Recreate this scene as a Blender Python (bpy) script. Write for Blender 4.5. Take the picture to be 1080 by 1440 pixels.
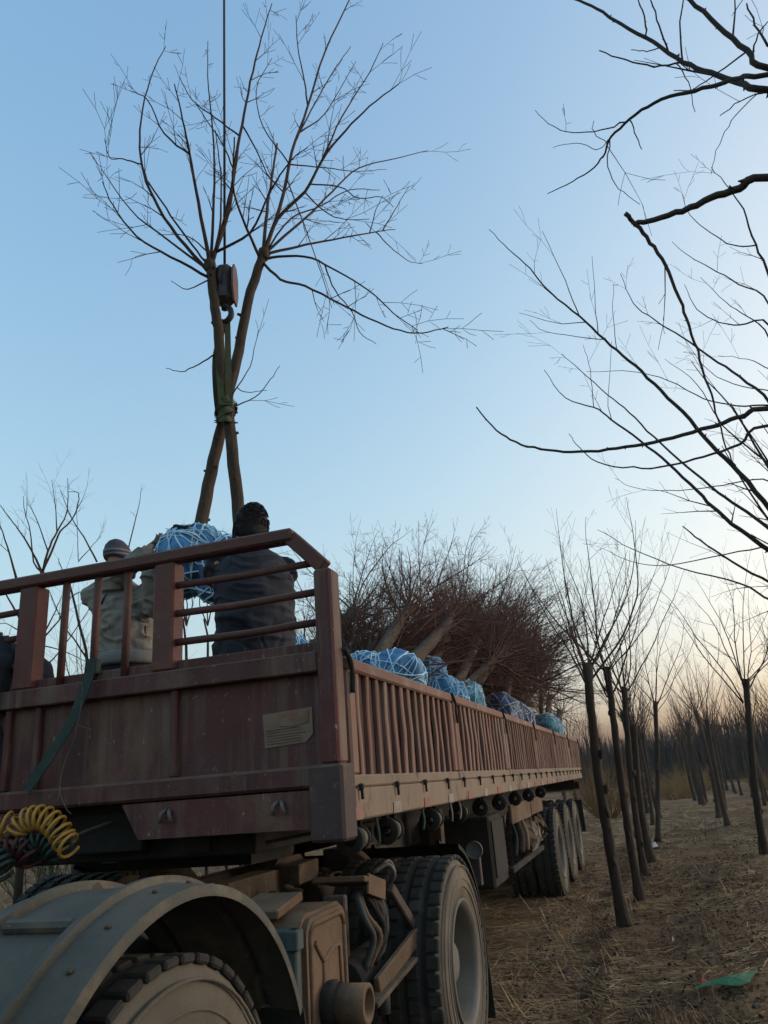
import bpy, math, random
import numpy as np
from mathutils import Vector, Matrix, noise
random.seed(11); rng = np.random.default_rng(5)
for o in list(bpy.data.objects): bpy.data.objects.remove(o)
S = bpy.context.scene
COL = S.collection
V = Vector; rad = math.radians; PI = math.pi
U = random.uniform

# ------------------------------------------------------------------ camera
FPX = 1065.0                       # focal length in pixels of a 1080 x 1440 frame
CAMH = 1.43
_Y = np.array([372., 356., FPX]); _Y /= np.linalg.norm(_Y)
_Z = np.array([-230., -2950., FPX]); _Z -= _Y * (_Z @ _Y); _Z /= np.linalg.norm(_Z)
_X = np.cross(_Y, -_Z); _X = _X if _X[0] > 0 else -_X
ROT = np.array([_X, _Y, _Z])       # camera (right, down, forward) -> world
cam_d = bpy.data.cameras.new('camera'); cam = bpy.data.objects.new('camera', cam_d); COL.objects.link(cam)
m = Matrix.Identity(4)
for i in range(3):
    m[i][0] = ROT[i][0]; m[i][1] = -ROT[i][1]; m[i][2] = -ROT[i][2]
m[2][3] = CAMH
cam.matrix_world = m
cam_d.sensor_fit = 'VERTICAL'; cam_d.sensor_height = 36.0; cam_d.lens = FPX / 1440 * 36
cam_d.clip_start = 0.05; cam_d.clip_end = 3000
S.camera = cam
S.render.resolution_x = 768; S.render.resolution_y = 1024

def ray(u, v):
    return V(ROT @ np.array([(u - 540) / FPX, (v - 720) / FPX, 1.0]))
def at(u, v, hd):                  # point seen at (u, v) at horizontal distance hd
    d = ray(u, v); t = hd / math.hypot(d.x, d.y)
    return V((0, 0, CAMH)) + d * t
def onX(u, v, X):
    d = ray(u, v); return V((0, 0, CAMH)) + d * (X / d.x)
def onY(u, v, Y):
    d = ray(u, v); return V((0, 0, CAMH)) + d * (Y / d.y)
def onZ(u, v, Z=0.0):
    d = ray(u, v); return V((0, 0, CAMH)) + d * ((Z - CAMH) / d.z)

# ------------------------------------------------------------------ light
SUN_AZ, SUN_EL = 60.0, 4.0          # degrees clockwise from +Y, above the horizon
w = bpy.data.worlds.new('World'); S.world = w; w.use_nodes = True
nt = w.node_tree; nt.nodes.clear()
sky = nt.nodes.new('ShaderNodeTexSky'); sky.sky_type = 'NISHITA'; sky.sun_disc = False
sky.sun_elevation = rad(SUN_EL); sky.sun_rotation = rad(SUN_AZ)
sky.altitude = 50; sky.air_density = 1.0; sky.dust_density = 5.4; sky.ozone_density = 2.2
bg = nt.nodes.new('ShaderNodeBackground'); bg.inputs[1].default_value = 0.10
wo = nt.nodes.new('ShaderNodeOutputWorld')
# hazy dusk sky: soften the gradient of each channel over the whole dome
sep = nt.nodes.new('ShaderNodeSeparateColor'); com = nt.nodes.new('ShaderNodeCombineColor'); nt.links.new(sky.outputs[0], sep.inputs[0])
def wm_(op, src, val, swap=False):
    q = nt.nodes.new('ShaderNodeMath'); q.operation = op
    i0, i1 = (1, 0) if swap else (0, 1)
    nt.links.new(src, q.inputs[i0]); q.inputs[i1].default_value = val; return q.outputs[0]
for i, (pw, k) in enumerate(((1.18, 24.5), (1.04, 14.6), (.74, 6.5))):   # roll off the brightest glow like film does
    x = wm_('POWER', wm_('MULTIPLY', sep.outputs[i], .1), pw)
    x = wm_('POWER', wm_('MULTIPLY', x, -k / 1.3), math.e, True)
    nt.links.new(wm_('MULTIPLY', wm_('SUBTRACT', x, 1.0, True), 1.3 / .4), com.inputs[i])
nt.links.new(com.outputs[0], bg.inputs[0]); nt.links.new(bg.outputs[0], wo.inputs[0])
sd = bpy.data.lights.new('sun', 'SUN'); sd.energy = 0.55; sd.angle = rad(20); sd.color = (1.0, .82, .66)
sun = bpy.data.objects.new('sun', sd); COL.objects.link(sun)
sdir = V((math.sin(rad(SUN_AZ)) * math.cos(rad(SUN_EL)), math.cos(rad(SUN_AZ)) * math.cos(rad(SUN_EL)), math.sin(rad(SUN_EL))))
sun.rotation_euler = (-sdir).to_track_quat('-Z', 'Y').to_euler(); sun.location = (0, 0, 30)
S.view_settings.view_transform = 'Standard'; S.view_settings.look = 'None'
S.view_settings.exposure = 2.12; S.view_settings.gamma = 1.0; S.view_settings.use_curve_mapping = False

# ------------------------------------------------------------------ materials
def mat(name, base, alt=None, scale=4.0, rough=.85, bump=.25, bscale=45.0, metal=0.0,
        spot=None, sscale=2.0, sthr=.55, stretch=(1, 1, 1), var=.25, top=None, spec=.3, streak=None, dent=0.0, world=False):
    mt = bpy.data.materials.new(name); mt.use_nodes = True
    n = mt.node_tree; b = n.nodes['Principled BSDF']; L = n.links.new
    b.inputs['Roughness'].default_value = rough; b.inputs['Metallic'].default_value = metal
    b.inputs['Specular IOR Level'].default_value = spec
    if world:
        co = n.nodes.new('ShaderNodeNewGeometry').outputs['Position']
    else:
        co = n.nodes.new('ShaderNodeTexCoord').outputs['Object']
    mp = n.nodes.new('ShaderNodeMapping'); mp.inputs['Scale'].default_value = stretch; L(co, mp.inputs[0])
    oi = n.nodes.new('ShaderNodeObjectInfo')
    off = n.nodes.new('ShaderNodeVectorMath'); off.operation = 'ADD'
    ml = n.nodes.new('ShaderNodeMath'); ml.operation = 'MULTIPLY'; ml.inputs[1].default_value = 0 if world else 37.0
    L(oi.outputs['Random'], ml.inputs[0]); L(mp.outputs[0], off.inputs[0]); L(ml.outputs[0], off.inputs[1])
    def nz(s, det=6):
        t = n.nodes.new('ShaderNodeTexNoise'); t.inputs['Scale'].default_value = s; t.inputs['Detail'].default_value = det
        t.inputs['Roughness'].default_value = .65; L(off.outputs[0], t.inputs['Vector']); return t.outputs[0]
    def ramp(src, lo, hi):
        r = n.nodes.new('ShaderNodeMapRange'); r.inputs[1].default_value = lo; r.inputs[2].default_value = hi
        L(src, r.inputs[0]); return r.outputs[0]
    def mix(f, a, c):
        x = n.nodes.new('ShaderNodeMix'); x.data_type = 'RGBA'
        if isinstance(f, float): x.inputs[0].default_value = f
        else: L(f, x.inputs[0])
        for k, q in ((6, a), (7, c)):
            if isinstance(q, tuple): x.inputs[k].default_value = (*q, 1)
            else: L(q, x.inputs[k])
        return x.outputs[2]
    alt = alt or tuple(c * .6 for c in base)
    c = mix(ramp(nz(scale), .35, .65), base, alt)
    if spot: c = mix(ramp(nz(sscale, 9), sthr, sthr + .12), c, spot)
    if streak:                                              # runs of rust and dirt, long in z
        sm_ = n.nodes.new('ShaderNodeMapping'); sm_.inputs['Scale'].default_value = (1, 1, .07); L(off.outputs[0], sm_.inputs[0])
        t = n.nodes.new('ShaderNodeTexNoise'); t.inputs['Scale'].default_value = streak[1]; t.inputs['Detail'].default_value = 7; t.inputs['Roughness'].default_value = .7; L(sm_.outputs[0], t.inputs['Vector'])
        mu2 = n.nodes.new('ShaderNodeMath'); mu2.operation = 'MULTIPLY'; L(ramp(t.outputs[0], streak[2], streak[2] + .16), mu2.inputs[0]); L(ramp(nz(2.3, 4), .35, .6), mu2.inputs[1])
        c = mix(mu2.outputs[0], c, streak[0])
        c = mix(ramp(nz(38, 3), .66, .72), c, tuple(q * 1.7 for q in streak[0]))          # chips
    if top:
        g = n.nodes.new('ShaderNodeNewGeometry'); sx = n.nodes.new('ShaderNodeSeparateXYZ'); L(g.outputs['Normal'], sx.inputs[0])
        mu = n.nodes.new('ShaderNodeMath'); mu.operation = 'MULTIPLY'; L(ramp(sx.outputs[2], .3, .95), mu.inputs[0]); L(ramp(nz(scale * 2), .3, .6), mu.inputs[1])
        c = mix(mu.outputs[0], c, top)
    hs = n.nodes.new('ShaderNodeHueSaturation')
    vr = n.nodes.new('ShaderNodeMapRange'); vr.inputs[3].default_value = 1 - var; vr.inputs[4].default_value = 1 + var
    L(oi.outputs['Random'], vr.inputs[0]); L(vr.outputs[0], hs.inputs['Value']); L(c, hs.inputs['Color'])
    L(hs.outputs[0], b.inputs['Base Color'])
    if bump:
        bp = n.nodes.new('ShaderNodeBump'); bp.inputs['Strength'].default_value = bump; bp.inputs['Distance'].default_value = .02
        L(nz(bscale), bp.inputs['Height'])
        if dent:
            b2 = n.nodes.new('ShaderNodeBump'); b2.inputs['Strength'].default_value = dent; b2.inputs['Distance'].default_value = .06
            L(nz(2.6, 2), b2.inputs['Height']); L(bp.outputs[0], b2.inputs['Normal']); L(b2.outputs[0], b.inputs['Normal'])
        else: L(bp.outputs[0], b.inputs['Normal'])
    return mt

RUST = (.12, .055, .03); DUST = (.22, .17, .12)
M = {}
M['maroon'] = mat('maroon_paint', (.10, .027, .024), (.062, .023, .022), 3, .6, .25, 60, spot=(.13, .07, .048), sscale=2.6, sthr=.54, stretch=(1, 1, .6), var=.08, top=(.13, .095, .065), streak=((.135, .092, .066), 13, .47), dent=.8)
M['rail'] = mat('rail_paint', (.11, .034, .027), (.08, .033, .027), 6, .6, .25, 60, spot=(.115, .053, .03), sscale=9, sthr=.55, var=.12, top=(.13, .09, .065), streak=((.08, .047, .03), 22, .52), dent=.3)
M['board'] = mat('side_board_paint', (.205, .092, .07), (.175, .108, .083), 5, .75, .25, 50, spot=(.235, .168, .128), sscale=3, sthr=.52, stretch=(1, 1, .4), var=.18, top=(.25, .13, .09), streak=((.12, .065, .045), 12, .50))
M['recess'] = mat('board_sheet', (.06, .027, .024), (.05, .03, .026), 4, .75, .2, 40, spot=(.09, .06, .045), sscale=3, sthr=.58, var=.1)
M['beam'] = mat('side_beam_paint', (.22, .165, .118), (.185, .137, .10), 4, .8, .3, 40, spot=(.095, .06, .045), sscale=6, sthr=.57, stretch=(1, 1, .6), var=.05, top=DUST, streak=((.11, .07, .05), 9, .55), dent=.3)
M['grey_steel'] = mat('grey_steel', (.060, .036, .033), (.048, .034, .032), 5, .7, .2, 50, spot=(.09, .06, .047), sscale=4, sthr=.57, var=.08, top=(.12, .09, .065), streak=((.085, .058, .044), 14, .53), dent=.3)
M['black'] = mat('black_chassis', (.014, .013, .012), (.022, .02, .018), 6, .85, .3, 40, spot=(.045, .036, .028), sscale=3, sthr=.6, top=(.06, .047, .035))
M['chassis'] = mat('dusty_chassis', (.065, .045, .031), (.042, .03, .022), 7, .9, .6, 30, spot=(.11, .08, .055), sscale=5, sthr=.53, top=(.12, .09, .06))
M['rubber'] = mat('tyre_rubber', (.024, .023, .021), (.038, .034, .03), 5, .9, .3, 60, spot=(.07, .06, .047), sscale=4, sthr=.55, var=.1)
M['sidewall'] = mat('dusty_sidewall', (.125, .105, .08), (.09, .077, .06), 5, .92, .25, 70, spot=(.16, .13, .095), sscale=3, sthr=.52, var=.1)
M['rim'] = mat('rim_steel', (.125, .117, .10), (.085, .078, .065), 5, .6, .2, 50, spot=(.06, .038, .026), sscale=7, sthr=.6, var=.1)
M['fender'] = mat('fender_sheet', (.055, .053, .042), (.040, .041, .034), 4, .65, .25, 50, spot=(.105, .083, .055), sscale=5, sthr=.52, var=.05, top=(.085, .076, .058), streak=((.085, .055, .035), 10, .52), dent=.7)
M['tan'] = mat('tan_box', (.135, .085, .05), (.095, .062, .04), 4, .85, .4, 45, spot=(.06, .038, .025), sscale=5, sthr=.55, var=.1, top=(.18, .125, .078), dent=.4)
M['teal'] = mat('teal_steel', (.045, .06, .058), (.036, .046, .044), 4, .7, .2, 50, spot=(.08, .062, .046), sscale=5, sthr=.56)
M['yellow'] = mat('yellow_hose', (.42, .22, .035), (.34, .185, .035), 8, .5, .1, 50, spot=(.18, .12, .05), sscale=6, sthr=.58, var=.04)
M['red_hose'] = mat('dark_red_hose', (.07, .014, .014), (.045, .013, .013), 8, .5, .1, var=.04)
M['green_hose'] = mat('dark_green_hose', (.012, .035, .027), (.012, .028, .024), 8, .5, .1, var=.04)
M['strap'] = mat('green_webbing', (.04, .062, .056), (.03, .048, .045), 20, .95, .4, 120, spot=(.07, .075, .065), sscale=8, sthr=.55, var=.05)
M['sling'] = mat('olive_sling', (.075, .08, .038), (.055, .06, .032), 20, .95, .4, 120, var=.1)
M['paper'] = mat('paper_notice', (.21, .148, .108), (.17, .12, .088), 18, .9, .1, 60, spot=(.13, .085, .06), sscale=5, sthr=.55, stretch=(.4, 1, 3), var=0)
M['orange_print'] = mat('orange_print', (.20, .10, .052), (.17, .105, .07), 14, .9, .1, 60, spot=(.18, .14, .115), sscale=9, sthr=.5, var=0)
M['red_ref'] = mat('red_reflector', (.28, .07, .055), (.22, .09, .07), 12, .5, .1, spot=(.17, .125, .095), sscale=9, sthr=.52, var=.1)
M['white_ref'] = mat('white_reflector', (.27, .23, .19), (.21, .175, .14), 12, .5, .1, spot=(.15, .11, .085), sscale=9, sthr=.52, var=.1)
M['bark'] = mat('brown_bark', (.078, .052, .034), (.048, .035, .025), 14, .95, .9, 60, spot=(.115, .09, .062), sscale=9, sthr=.56, stretch=(1, 1, .35), var=.15, dent=.5)
M['bark_dark'] = mat('dark_bark', (.055, .037, .026), (.032, .024, .018), 14, .95, .9, 60, spot=(.085, .070, .045), sscale=7, sthr=.55, stretch=(1, 1, .35), var=.22, dent=.5)
M['twig'] = mat('brown_twig', (.06, .034, .025), (.045, .028, .022), 9, .9, 0, var=.3)
M['twig_load'] = mat('red_brown_twig', (.10, .042, .027), (.065, .033, .023), 9, .9, 0, var=.3)
M['twig_dark'] = mat('dark_twig', (.035, .03, .028), (.05, .04, .034), 9, .9, 0, var=.2)
M['blue_wrap'] = mat('blue_wrap', (.065, .26, .48), (.035, .14, .31), 5, .5, .6, 22, spot=(.26, .50, .66), sscale=9, sthr=.53, var=.2, dent=.9, streak=((.13, .115, .09), 7, .55))
M['navy_wrap'] = mat('navy_wrap', (.05, .11, .24), (.035, .07, .15), 5, .5, .6, 22, spot=(.24, .36, .50), sscale=9, sthr=.54, var=.2, dent=.9, streak=((.10, .085, .065), 7, .55))
M['teal_wrap'] = mat('teal_wrap', (.09, .28, .36), (.06, .20, .28), 7, .5, .5, 25, spot=(.2, .42, .46), sscale=6, sthr=.53, var=.2)
M['cord'] = mat('pale_blue_cord', (.50, .70, .80), (.38, .60, .74), 9, .7, 0, var=.1)
M['white_cord'] = mat('whitish_cord', (.55, .58, .66), (.42, .46, .56), 9, .7, 0, var=.1)
M['soil'] = mat('soil_ball', (.09, .065, .045), (.06, .045, .032), 9, 1, .8, 30)
M['dgreen'] = mat('dark_green_net', (.018, .04, .03), (.012, .025, .02), 30, .9, .8, 60)
M['skin'] = mat('skin', (.36, .20, .13), (.30, .16, .10), 9, .6, .1, 60, var=.05)
M['hair'] = mat('black_hair', (.012, .011, .012), (.02, .018, .018), 60, .7, .8, 160, var=0)
M['coat_dark'] = mat('dark_coat', (.020, .022, .031), (.016, .017, .024), 7, .8, .3, 35, spot=(.03, .03, .036), sscale=4, sthr=.57, var=.03)
M['coat_grey'] = mat('grey_beige_coat', (.23, .205, .172), (.18, .162, .138), 6, .9, .4, 50, spot=(.14, .13, .115), sscale=5, sthr=.57, var=.03)
M['coat_band'] = mat('grey_coat_hem', (.19, .18, .165), (.15, .142, .135), 6, .9, .3, 50, var=.03)
M['trousers'] = mat('dark_trousers', (.022, .022, .026), (.03, .028, .03), 6, .9, .3, 50, var=.1)
M['boots'] = mat('boots', (.03, .025, .02), (.05, .04, .03), 6, .8, .3, 50)
M['glove'] = mat('glove', (.22, .20, .17), (.15, .14, .12), 12, .95, .4, 70, var=.1)
M['crane_black'] = mat('hook_block_black', (.022, .02, .02), (.035, .03, .028), 6, .5, .2, 40, spot=(.08, .05, .035), sscale=7, sthr=.6)
M['crane_plate'] = mat('hook_block_plate', (.17, .10, .09), (.13, .08, .07), 6, .6, .2, 40, spot=(.06, .04, .03), sscale=9, sthr=.58)
M['cable'] = mat('steel_cable', (.06, .06, .065), (.04, .04, .045), 30, .5, .2, 90, metal=.4)
M['crane_green'] = mat('green_outrigger', (.02, .10, .05), (.02, .08, .045), 6, .6, .2, 40, var=0)
M['concrete'] = mat('grey_post', (.14, .135, .13), (.10, .10, .095), 9, .9, .4, 40)
M['green_scrap'] = mat('green_plastic', (.03, .20, .085), (.022, .14, .06), 30, .6, .5, 60, spot=(.08, .10, .05), sscale=14, sthr=.56, var=0, dent=.8)
M['red_scrap'] = mat('red_plastic', (.35, .05, .04), (.28, .05, .04), 9, .5, .2, 30, var=0)
M['white_scrap'] = mat('white_plastic', (.34, .33, .31), (.26, .25, .24), 9, .5, .2, 30, var=0)
M['straw'] = mat('dry_straw', (.47, .30, .15), (.18, .10, .052), 2.5, .95, 0, var=0, world=True, spot=(.62, .46, .26), sscale=5, sthr=.56)
M['leaf'] = mat('dead_leaves', (.115, .066, .036), (.06, .037, .023), 1.2, .95, 0, var=0, world=True, spot=(.19, .11, .055), sscale=9, sthr=.55)
M['farwood'] = mat('far_wood', (.06, .046, .04), (.045, .036, .034), .25, 1, 0, var=0, world=True)
M['reed'] = mat('dry_reed', (.28, .15, .06), (.20, .13, .05), .5, 1, 0, var=.1)
M['bush'] = mat('olive_bush', (.09, .10, .05), (.06, .07, .04), 2, 1, 0, var=.2)

# ------------------------------------------------------------------ mesh builder
class MB:
    def __init__(s): s.v = []; s.f = []; s.sm = []; s.mi = []
    def add(s, vs, fs, smooth=False, mi=0):
        k = len(s.v); s.v.extend([tuple(p) for p in vs])
        for f in fs: s.f.append(tuple(i + k for i in f)); s.sm.append(smooth); s.mi.append(mi)
        return s
    def box(s, c, d, rot=None, ch=None, mi=0):                # chamfered box, c centre, d full size
        hx, hy, hz = [q / 2 for q in d]
        if ch is None: ch = min(.006, min(d) * .18)
        a = ch; vs = []; idx = {}
        for sx in (-1, 1):
            for sy in (-1, 1):
                for sz in (-1, 1):
                    for ax in range(3):
                        p = [sx * (hx - a), sy * (hy - a), sz * (hz - a)]
                        p[ax] = (sx * hx, sy * hy, sz * hz)[ax]
                        idx[(sx, sy, sz, ax)] = len(vs); vs.append(V(p))
        fs = []
        for sg in (-1, 1):
            q = [(sg, -1, -1), (sg, 1, -1), (sg, 1, 1), (sg, -1, 1)]; fs.append([idx[(*t, 0)] for t in q][::sg])
            q = [(-1, sg, -1), (-1, sg, 1), (1, sg, 1), (1, sg, -1)]; fs.append([idx[(*t, 1)] for t in q][::sg])
            q = [(-1, -1, sg), (1, -1, sg), (1, 1, sg), (-1, 1, sg)]; fs.append([idx[(*t, 2)] for t in q][::sg])
        for s1 in (-1, 1):
            for s2 in (-1, 1):
                fs.append([idx[(-1, s1, s2, 1)], idx[(1, s1, s2, 1)], idx[(1, s1, s2, 2)], idx[(-1, s1, s2, 2)]][::s1 * s2 * -1 or 1])
                fs.append([idx[(s1, -1, s2, 0)], idx[(s1, 1, s2, 0)], idx[(s1, 1, s2, 2)], idx[(s1, -1, s2, 2)]][::s1 * s2])
                fs.append([idx[(s1, s2, -1, 0)], idx[(s1, s2, 1, 0)], idx[(s1, s2, 1, 1)], idx[(s1, s2, -1, 1)]][::-s1 * s2])
        for sx in (-1, 1):
            for sy in (-1, 1):
                for sz in (-1, 1):
                    fs.append([idx[(sx, sy, sz, 0)], idx[(sx, sy, sz, 1)], idx[(sx, sy, sz, 2)]][::sx * sy * sz])
        if rot is not None: vs = [rot @ p for p in vs]
        c = V(c)
        return s.add([p + c for p in vs], fs, mi=mi)
    def bar(s, p0, p1, wd, ht, up=V((0, 0, 1)), ch=None, mi=0):     # box beam from p0 to p1
        p0, p1 = V(p0), V(p1); d = p1 - p0; y = d.normalized(); x = y.cross(V(up)).normalized(); z = x.cross(y)
        R = Matrix((x, y, z)).transposed()
        return s.box((p0 + p1) / 2, (wd, d.length, ht), R, ch, mi)
    def tube(s, path, r, n=6, cap=True, smooth=True, mi=0, flat=1.0):
        path = [V(p) for p in path]; k = len(path)
        if not hasattr(r, '__len__'): r = [r] * k
        t0 = (path[1] - path[0]).normalized()
        a = t0.orthogonal().normalized(); vs = []
        for i, p in enumerate(path):
            t = (path[min(i + 1, k - 1)] - path[max(i - 1, 0)]).normalized()
            a = (a - t * a.dot(t)).normalized(); b = t.cross(a)
            for j in range(n):
                th = 2 * PI * j / n
                vs.append(p + (a * math.cos(th) + b * math.sin(th) * flat) * r[i])
        fs = []
        for i in range(k - 1):
            for j in range(n):
                fs.append((i * n + j, i * n + (j + 1) % n, (i + 1) * n + (j + 1) % n, (i + 1) * n + j))
        s.add(vs, fs, smooth, mi)
        if cap:
            q = len(s.v) - len(vs)
            s.f.append(tuple(q + j for j in range(n))[::-1]); s.sm.append(False); s.mi.append(mi)
            s.f.append(tuple(q + (k - 1) * n + j for j in range(n))); s.sm.append(False); s.mi.append(mi)
        return s
    def loft(s, rings, n=16, mi=0, smooth=True):                 # rings: (centre, axisA, axisB)
        vs = []
        for c, a, b in rings:
            for j in range(n):
                th = 2 * PI * j / n; vs.append(V(c) + V(a) * math.cos(th) + V(b) * math.sin(th))
        k = len(rings); fs = []
        for i in range(k - 1):
            for j in range(n): fs.append((i * n + j, i * n + (j + 1) % n, (i + 1) * n + (j + 1) % n, (i + 1) * n + j))
        fs.append(tuple(range(n))[::-1]); fs.append(tuple((k - 1) * n + j for j in range(n)))
        return s.add(vs, fs, smooth, mi)
    def lathe(s, prof, c, axis='x', n=40, closed=False, mi=0, smooth=True):   # prof: (offset along axis, radius)
        vs = []; k = len(prof); c = V(c)
        for j in range(n):
            th = 2 * PI * j / n; cs, sn = math.cos(th), math.sin(th)
            for o, r in prof:
                if axis == 'x': vs.append(c + V((o, r * cs, r * sn)))
                elif axis == 'y': vs.append(c + V((r * sn, o, r * cs)))
                else: vs.append(c + V((r * cs, r * sn, o)))
        fs = []
        for j in range(n):
            j2 = (j + 1) % n
            for i in range(k if closed else k - 1):
                i2 = (i + 1) % k
                fs.append((j * k + i, j2 * k + i, j2 * k + i2, j * k + i2))
        return s.add(vs, fs, smooth, mi)
    def prism(s, poly, off, mi=0):                                # polygon extruded by vector off
        a = [V(p) for p in poly]; off = V(off); n = len(a)
        vs = a + [p + off for p in a]
        fs = [tuple(range(n))[::-1], tuple(range(n, 2 * n))] + [(i, (i + 1) % n, n + (i + 1) % n, n + i) for i in range(n)]
        return s.add(vs, fs, mi=mi)
    def mesh(s, name, mats):
        me = bpy.data.meshes.new(name); me.from_pydata(s.v, [], s.f)
        for q in (mats if isinstance(mats, (list, tuple)) else [mats]): me.materials.append(M[q])
        me.polygons.foreach_set('use_smooth', s.sm); me.polygons.foreach_set('material_index', s.mi)
        me.update(); return me
    def build(s, name, mats, parent=None, recalc=False):
        me = s.mesh(name, mats)
        if recalc:
            import bmesh
            bm = bmesh.new(); bm.from_mesh(me); bmesh.ops.recalc_face_normals(bm, faces=bm.faces); bm.to_mesh(me); bm.free()
        return put(name, me, parent)

def put(name, me, parent=None, loc=None, rot=None):
    o = bpy.data.objects.new(name, me); COL.objects.link(o); o.parent = parent
    if loc is not None: o.location = loc
    if rot is not None: o.rotation_euler = rot
    return o
def empty(name, loc=(0, 0, 0)):
    o = bpy.data.objects.new(name, None); COL.objects.link(o); o.location = loc; o.empty_display_size = .1; return o
def tag(o, label=None, cat=None, group=None, kind=None):
    if label: o['label'] = label
    if cat: o['category'] = cat
    if group: o['group'] = group
    if kind: o['kind'] = kind
    return o
def local(parent, o):              # geometry given in world space under a moved, unrotated Empty
    o.location = o.location - parent.location; return o
def copy_tree(o, parent=None):
    c = o.copy(); COL.objects.link(c); c.parent = parent
    for ch in list(o.children): copy_tree(ch, c)
    return c
def smooth_path(pts, sub=4):        # Catmull-Rom
    pts = [V(p) for p in pts]; q = [pts[0] * 2 - pts[1]] + pts + [pts[-1] * 2 - pts[-2]]; out = []
    for i in range(1, len(q) - 2):
        for j in range(sub):
            t = j / sub
            out.append(.5 * ((2 * q[i]) + (q[i + 1] - q[i - 1]) * t + (2 * q[i - 1] - 5 * q[i] + 4 * q[i + 1] - q[i + 2]) * t * t + (3 * q[i] - q[i - 1] - 3 * q[i + 1] + q[i + 2]) * t ** 3))
    out.append(pts[-1]); return out
def lerp(a, b, t): return a + (b - a) * t

# ------------------------------------------------------------------ ground
NEARB = [(q.x, q.y) for q in (onZ(880, 1312), onZ(901, 1273), onZ(908, 1238), onZ(917, 1216), onZ(926, 1188), onZ(1078, 1214), onZ(1024, 1164))]
def gh(x, y):
    h = .03 * noise.noise(V((x * .35, y * .35, 0))) + .022 * noise.noise(V((x * 1.3, y * 1.3, 3))) + .012 * noise.noise(V((x * 4, y * 4, 7)))
    # low spoil mound between the tree rows, loosened earth round the trunks
    h += .10 * math.exp(-((x - .9) ** 2 / .5 + (y - 12.5) ** 2 / 9)) + .06 * math.exp(-((x - .5) ** 2 / .3 + (y - 7.2) ** 2 / 3))
    for bx, by in NEARB:
        q = (x - bx) ** 2 + (y - by) ** 2
        if q < 1: h += .055 * math.exp(-q / .05) + .02 * noise.noise(V((x * 9, y * 9, 2))) * math.exp(-q / .12)
    if -1.15 < x < -.45: h += -.035 * math.exp(-((x + .78 + .05 * math.sin(y * .9)) / .13) ** 2) + .018 * math.exp(-((x + .55 + .05 * math.sin(y * .9)) / .08) ** 2)
    d = math.hypot(x + 2, y - 9)
    if -4.2 < x < -1.0 and -2 < y < 16: h *= .25
    return h * max(0, 1 - max(0, d - 45) / 30)
def graded(lo, hi, f0, f1, step, grow=1.16):
    a = list(np.arange(f0, f1 + 1e-6, step)); s = step
    x = f1
    while x < hi: s *= grow; x += s; a.append(min(x, hi))
    s = step; x = f0
    while x > lo: s *= grow; x -= s; a.insert(0, max(x, lo))
    return a
gx = graded(-700, 700, -1.4, 3.2, .075); gy = graded(-60, 1500, 4.5, 15, .075)
gv = [(x, y, gh(x, y)) for y in gy for x in gx]; nx = len(gx)
gf = [(j * nx + i, j * nx + i + 1, (j + 1) * nx + i + 1, (j + 1) * nx + i) for j in range(len(gy) - 1) for i in range(nx - 1)]
me = bpy.data.meshes.new('ground'); me.from_pydata(gv, [], gf)
me.polygons.foreach_set('use_smooth', [True] * len(gf))
def ground_mat():
    mt = bpy.data.materials.new('bare_soil'); mt.use_nodes = True; n = mt.node_tree; L = n.links.new
    b = n.nodes['Principled BSDF']; b.inputs['Roughness'].default_value = 1; b.inputs['Specular IOR Level'].default_value = .1
    pos = n.nodes.new('ShaderNodeNewGeometry').outputs['Position']
    def nz(s, det, dist=0):
        t = n.nodes.new('ShaderNodeTexNoise'); t.inputs['Scale'].default_value = s; t.inputs['Detail'].default_value = det
        t.inputs['Roughness'].default_value = .7; t.inputs['Distortion'].default_value = dist; L(pos, t.inputs['Vector']); return t.outputs[0]
    def rp(src, lo, hi):
        r = n.nodes.new('ShaderNodeMapRange'); r.inputs[1].default_value = lo; r.inputs[2].default_value = hi; L(src, r.inputs[0]); return r.outputs[0]
    def mix(f, a, c):
        x = n.nodes.new('ShaderNodeMix'); x.data_type = 'RGBA'; L(f, x.inputs[0])
        for k, q in ((6, a), (7, c)):
            if isinstance(q, tuple): x.inputs[k].default_value = (*q, 1)
            else: L(q, x.inputs[k])
        return x.outputs[2]
    c = mix(rp(nz(.9, 8, .5), .38, .62), (.118, .064, .034), (.20, .113, .059))
    c = mix(rp(nz(7, 8, 1), .42, .62), c, (.075, .048, .031))
    c = mix(rp(nz(28, 6, 2), .55, .7), c, (.32, .195, .10))
    c = mix(rp(nz(.22, 4, .3), .50, .62), c, (.28, .17, .085))
    L(c, b.inputs['Base Color'])
    bp = n.nodes.new('ShaderNodeBump'); bp.inputs['Strength'].default_value = .9; bp.inputs['Distance'].default_value = .05
    L(nz(14, 9, .6), bp.inputs['Height']); L(bp.outputs[0], b.inputs['Normal'])
    return mt
me.materials.append(ground_mat())
tag(put('ground', me), kind='structure')

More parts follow.
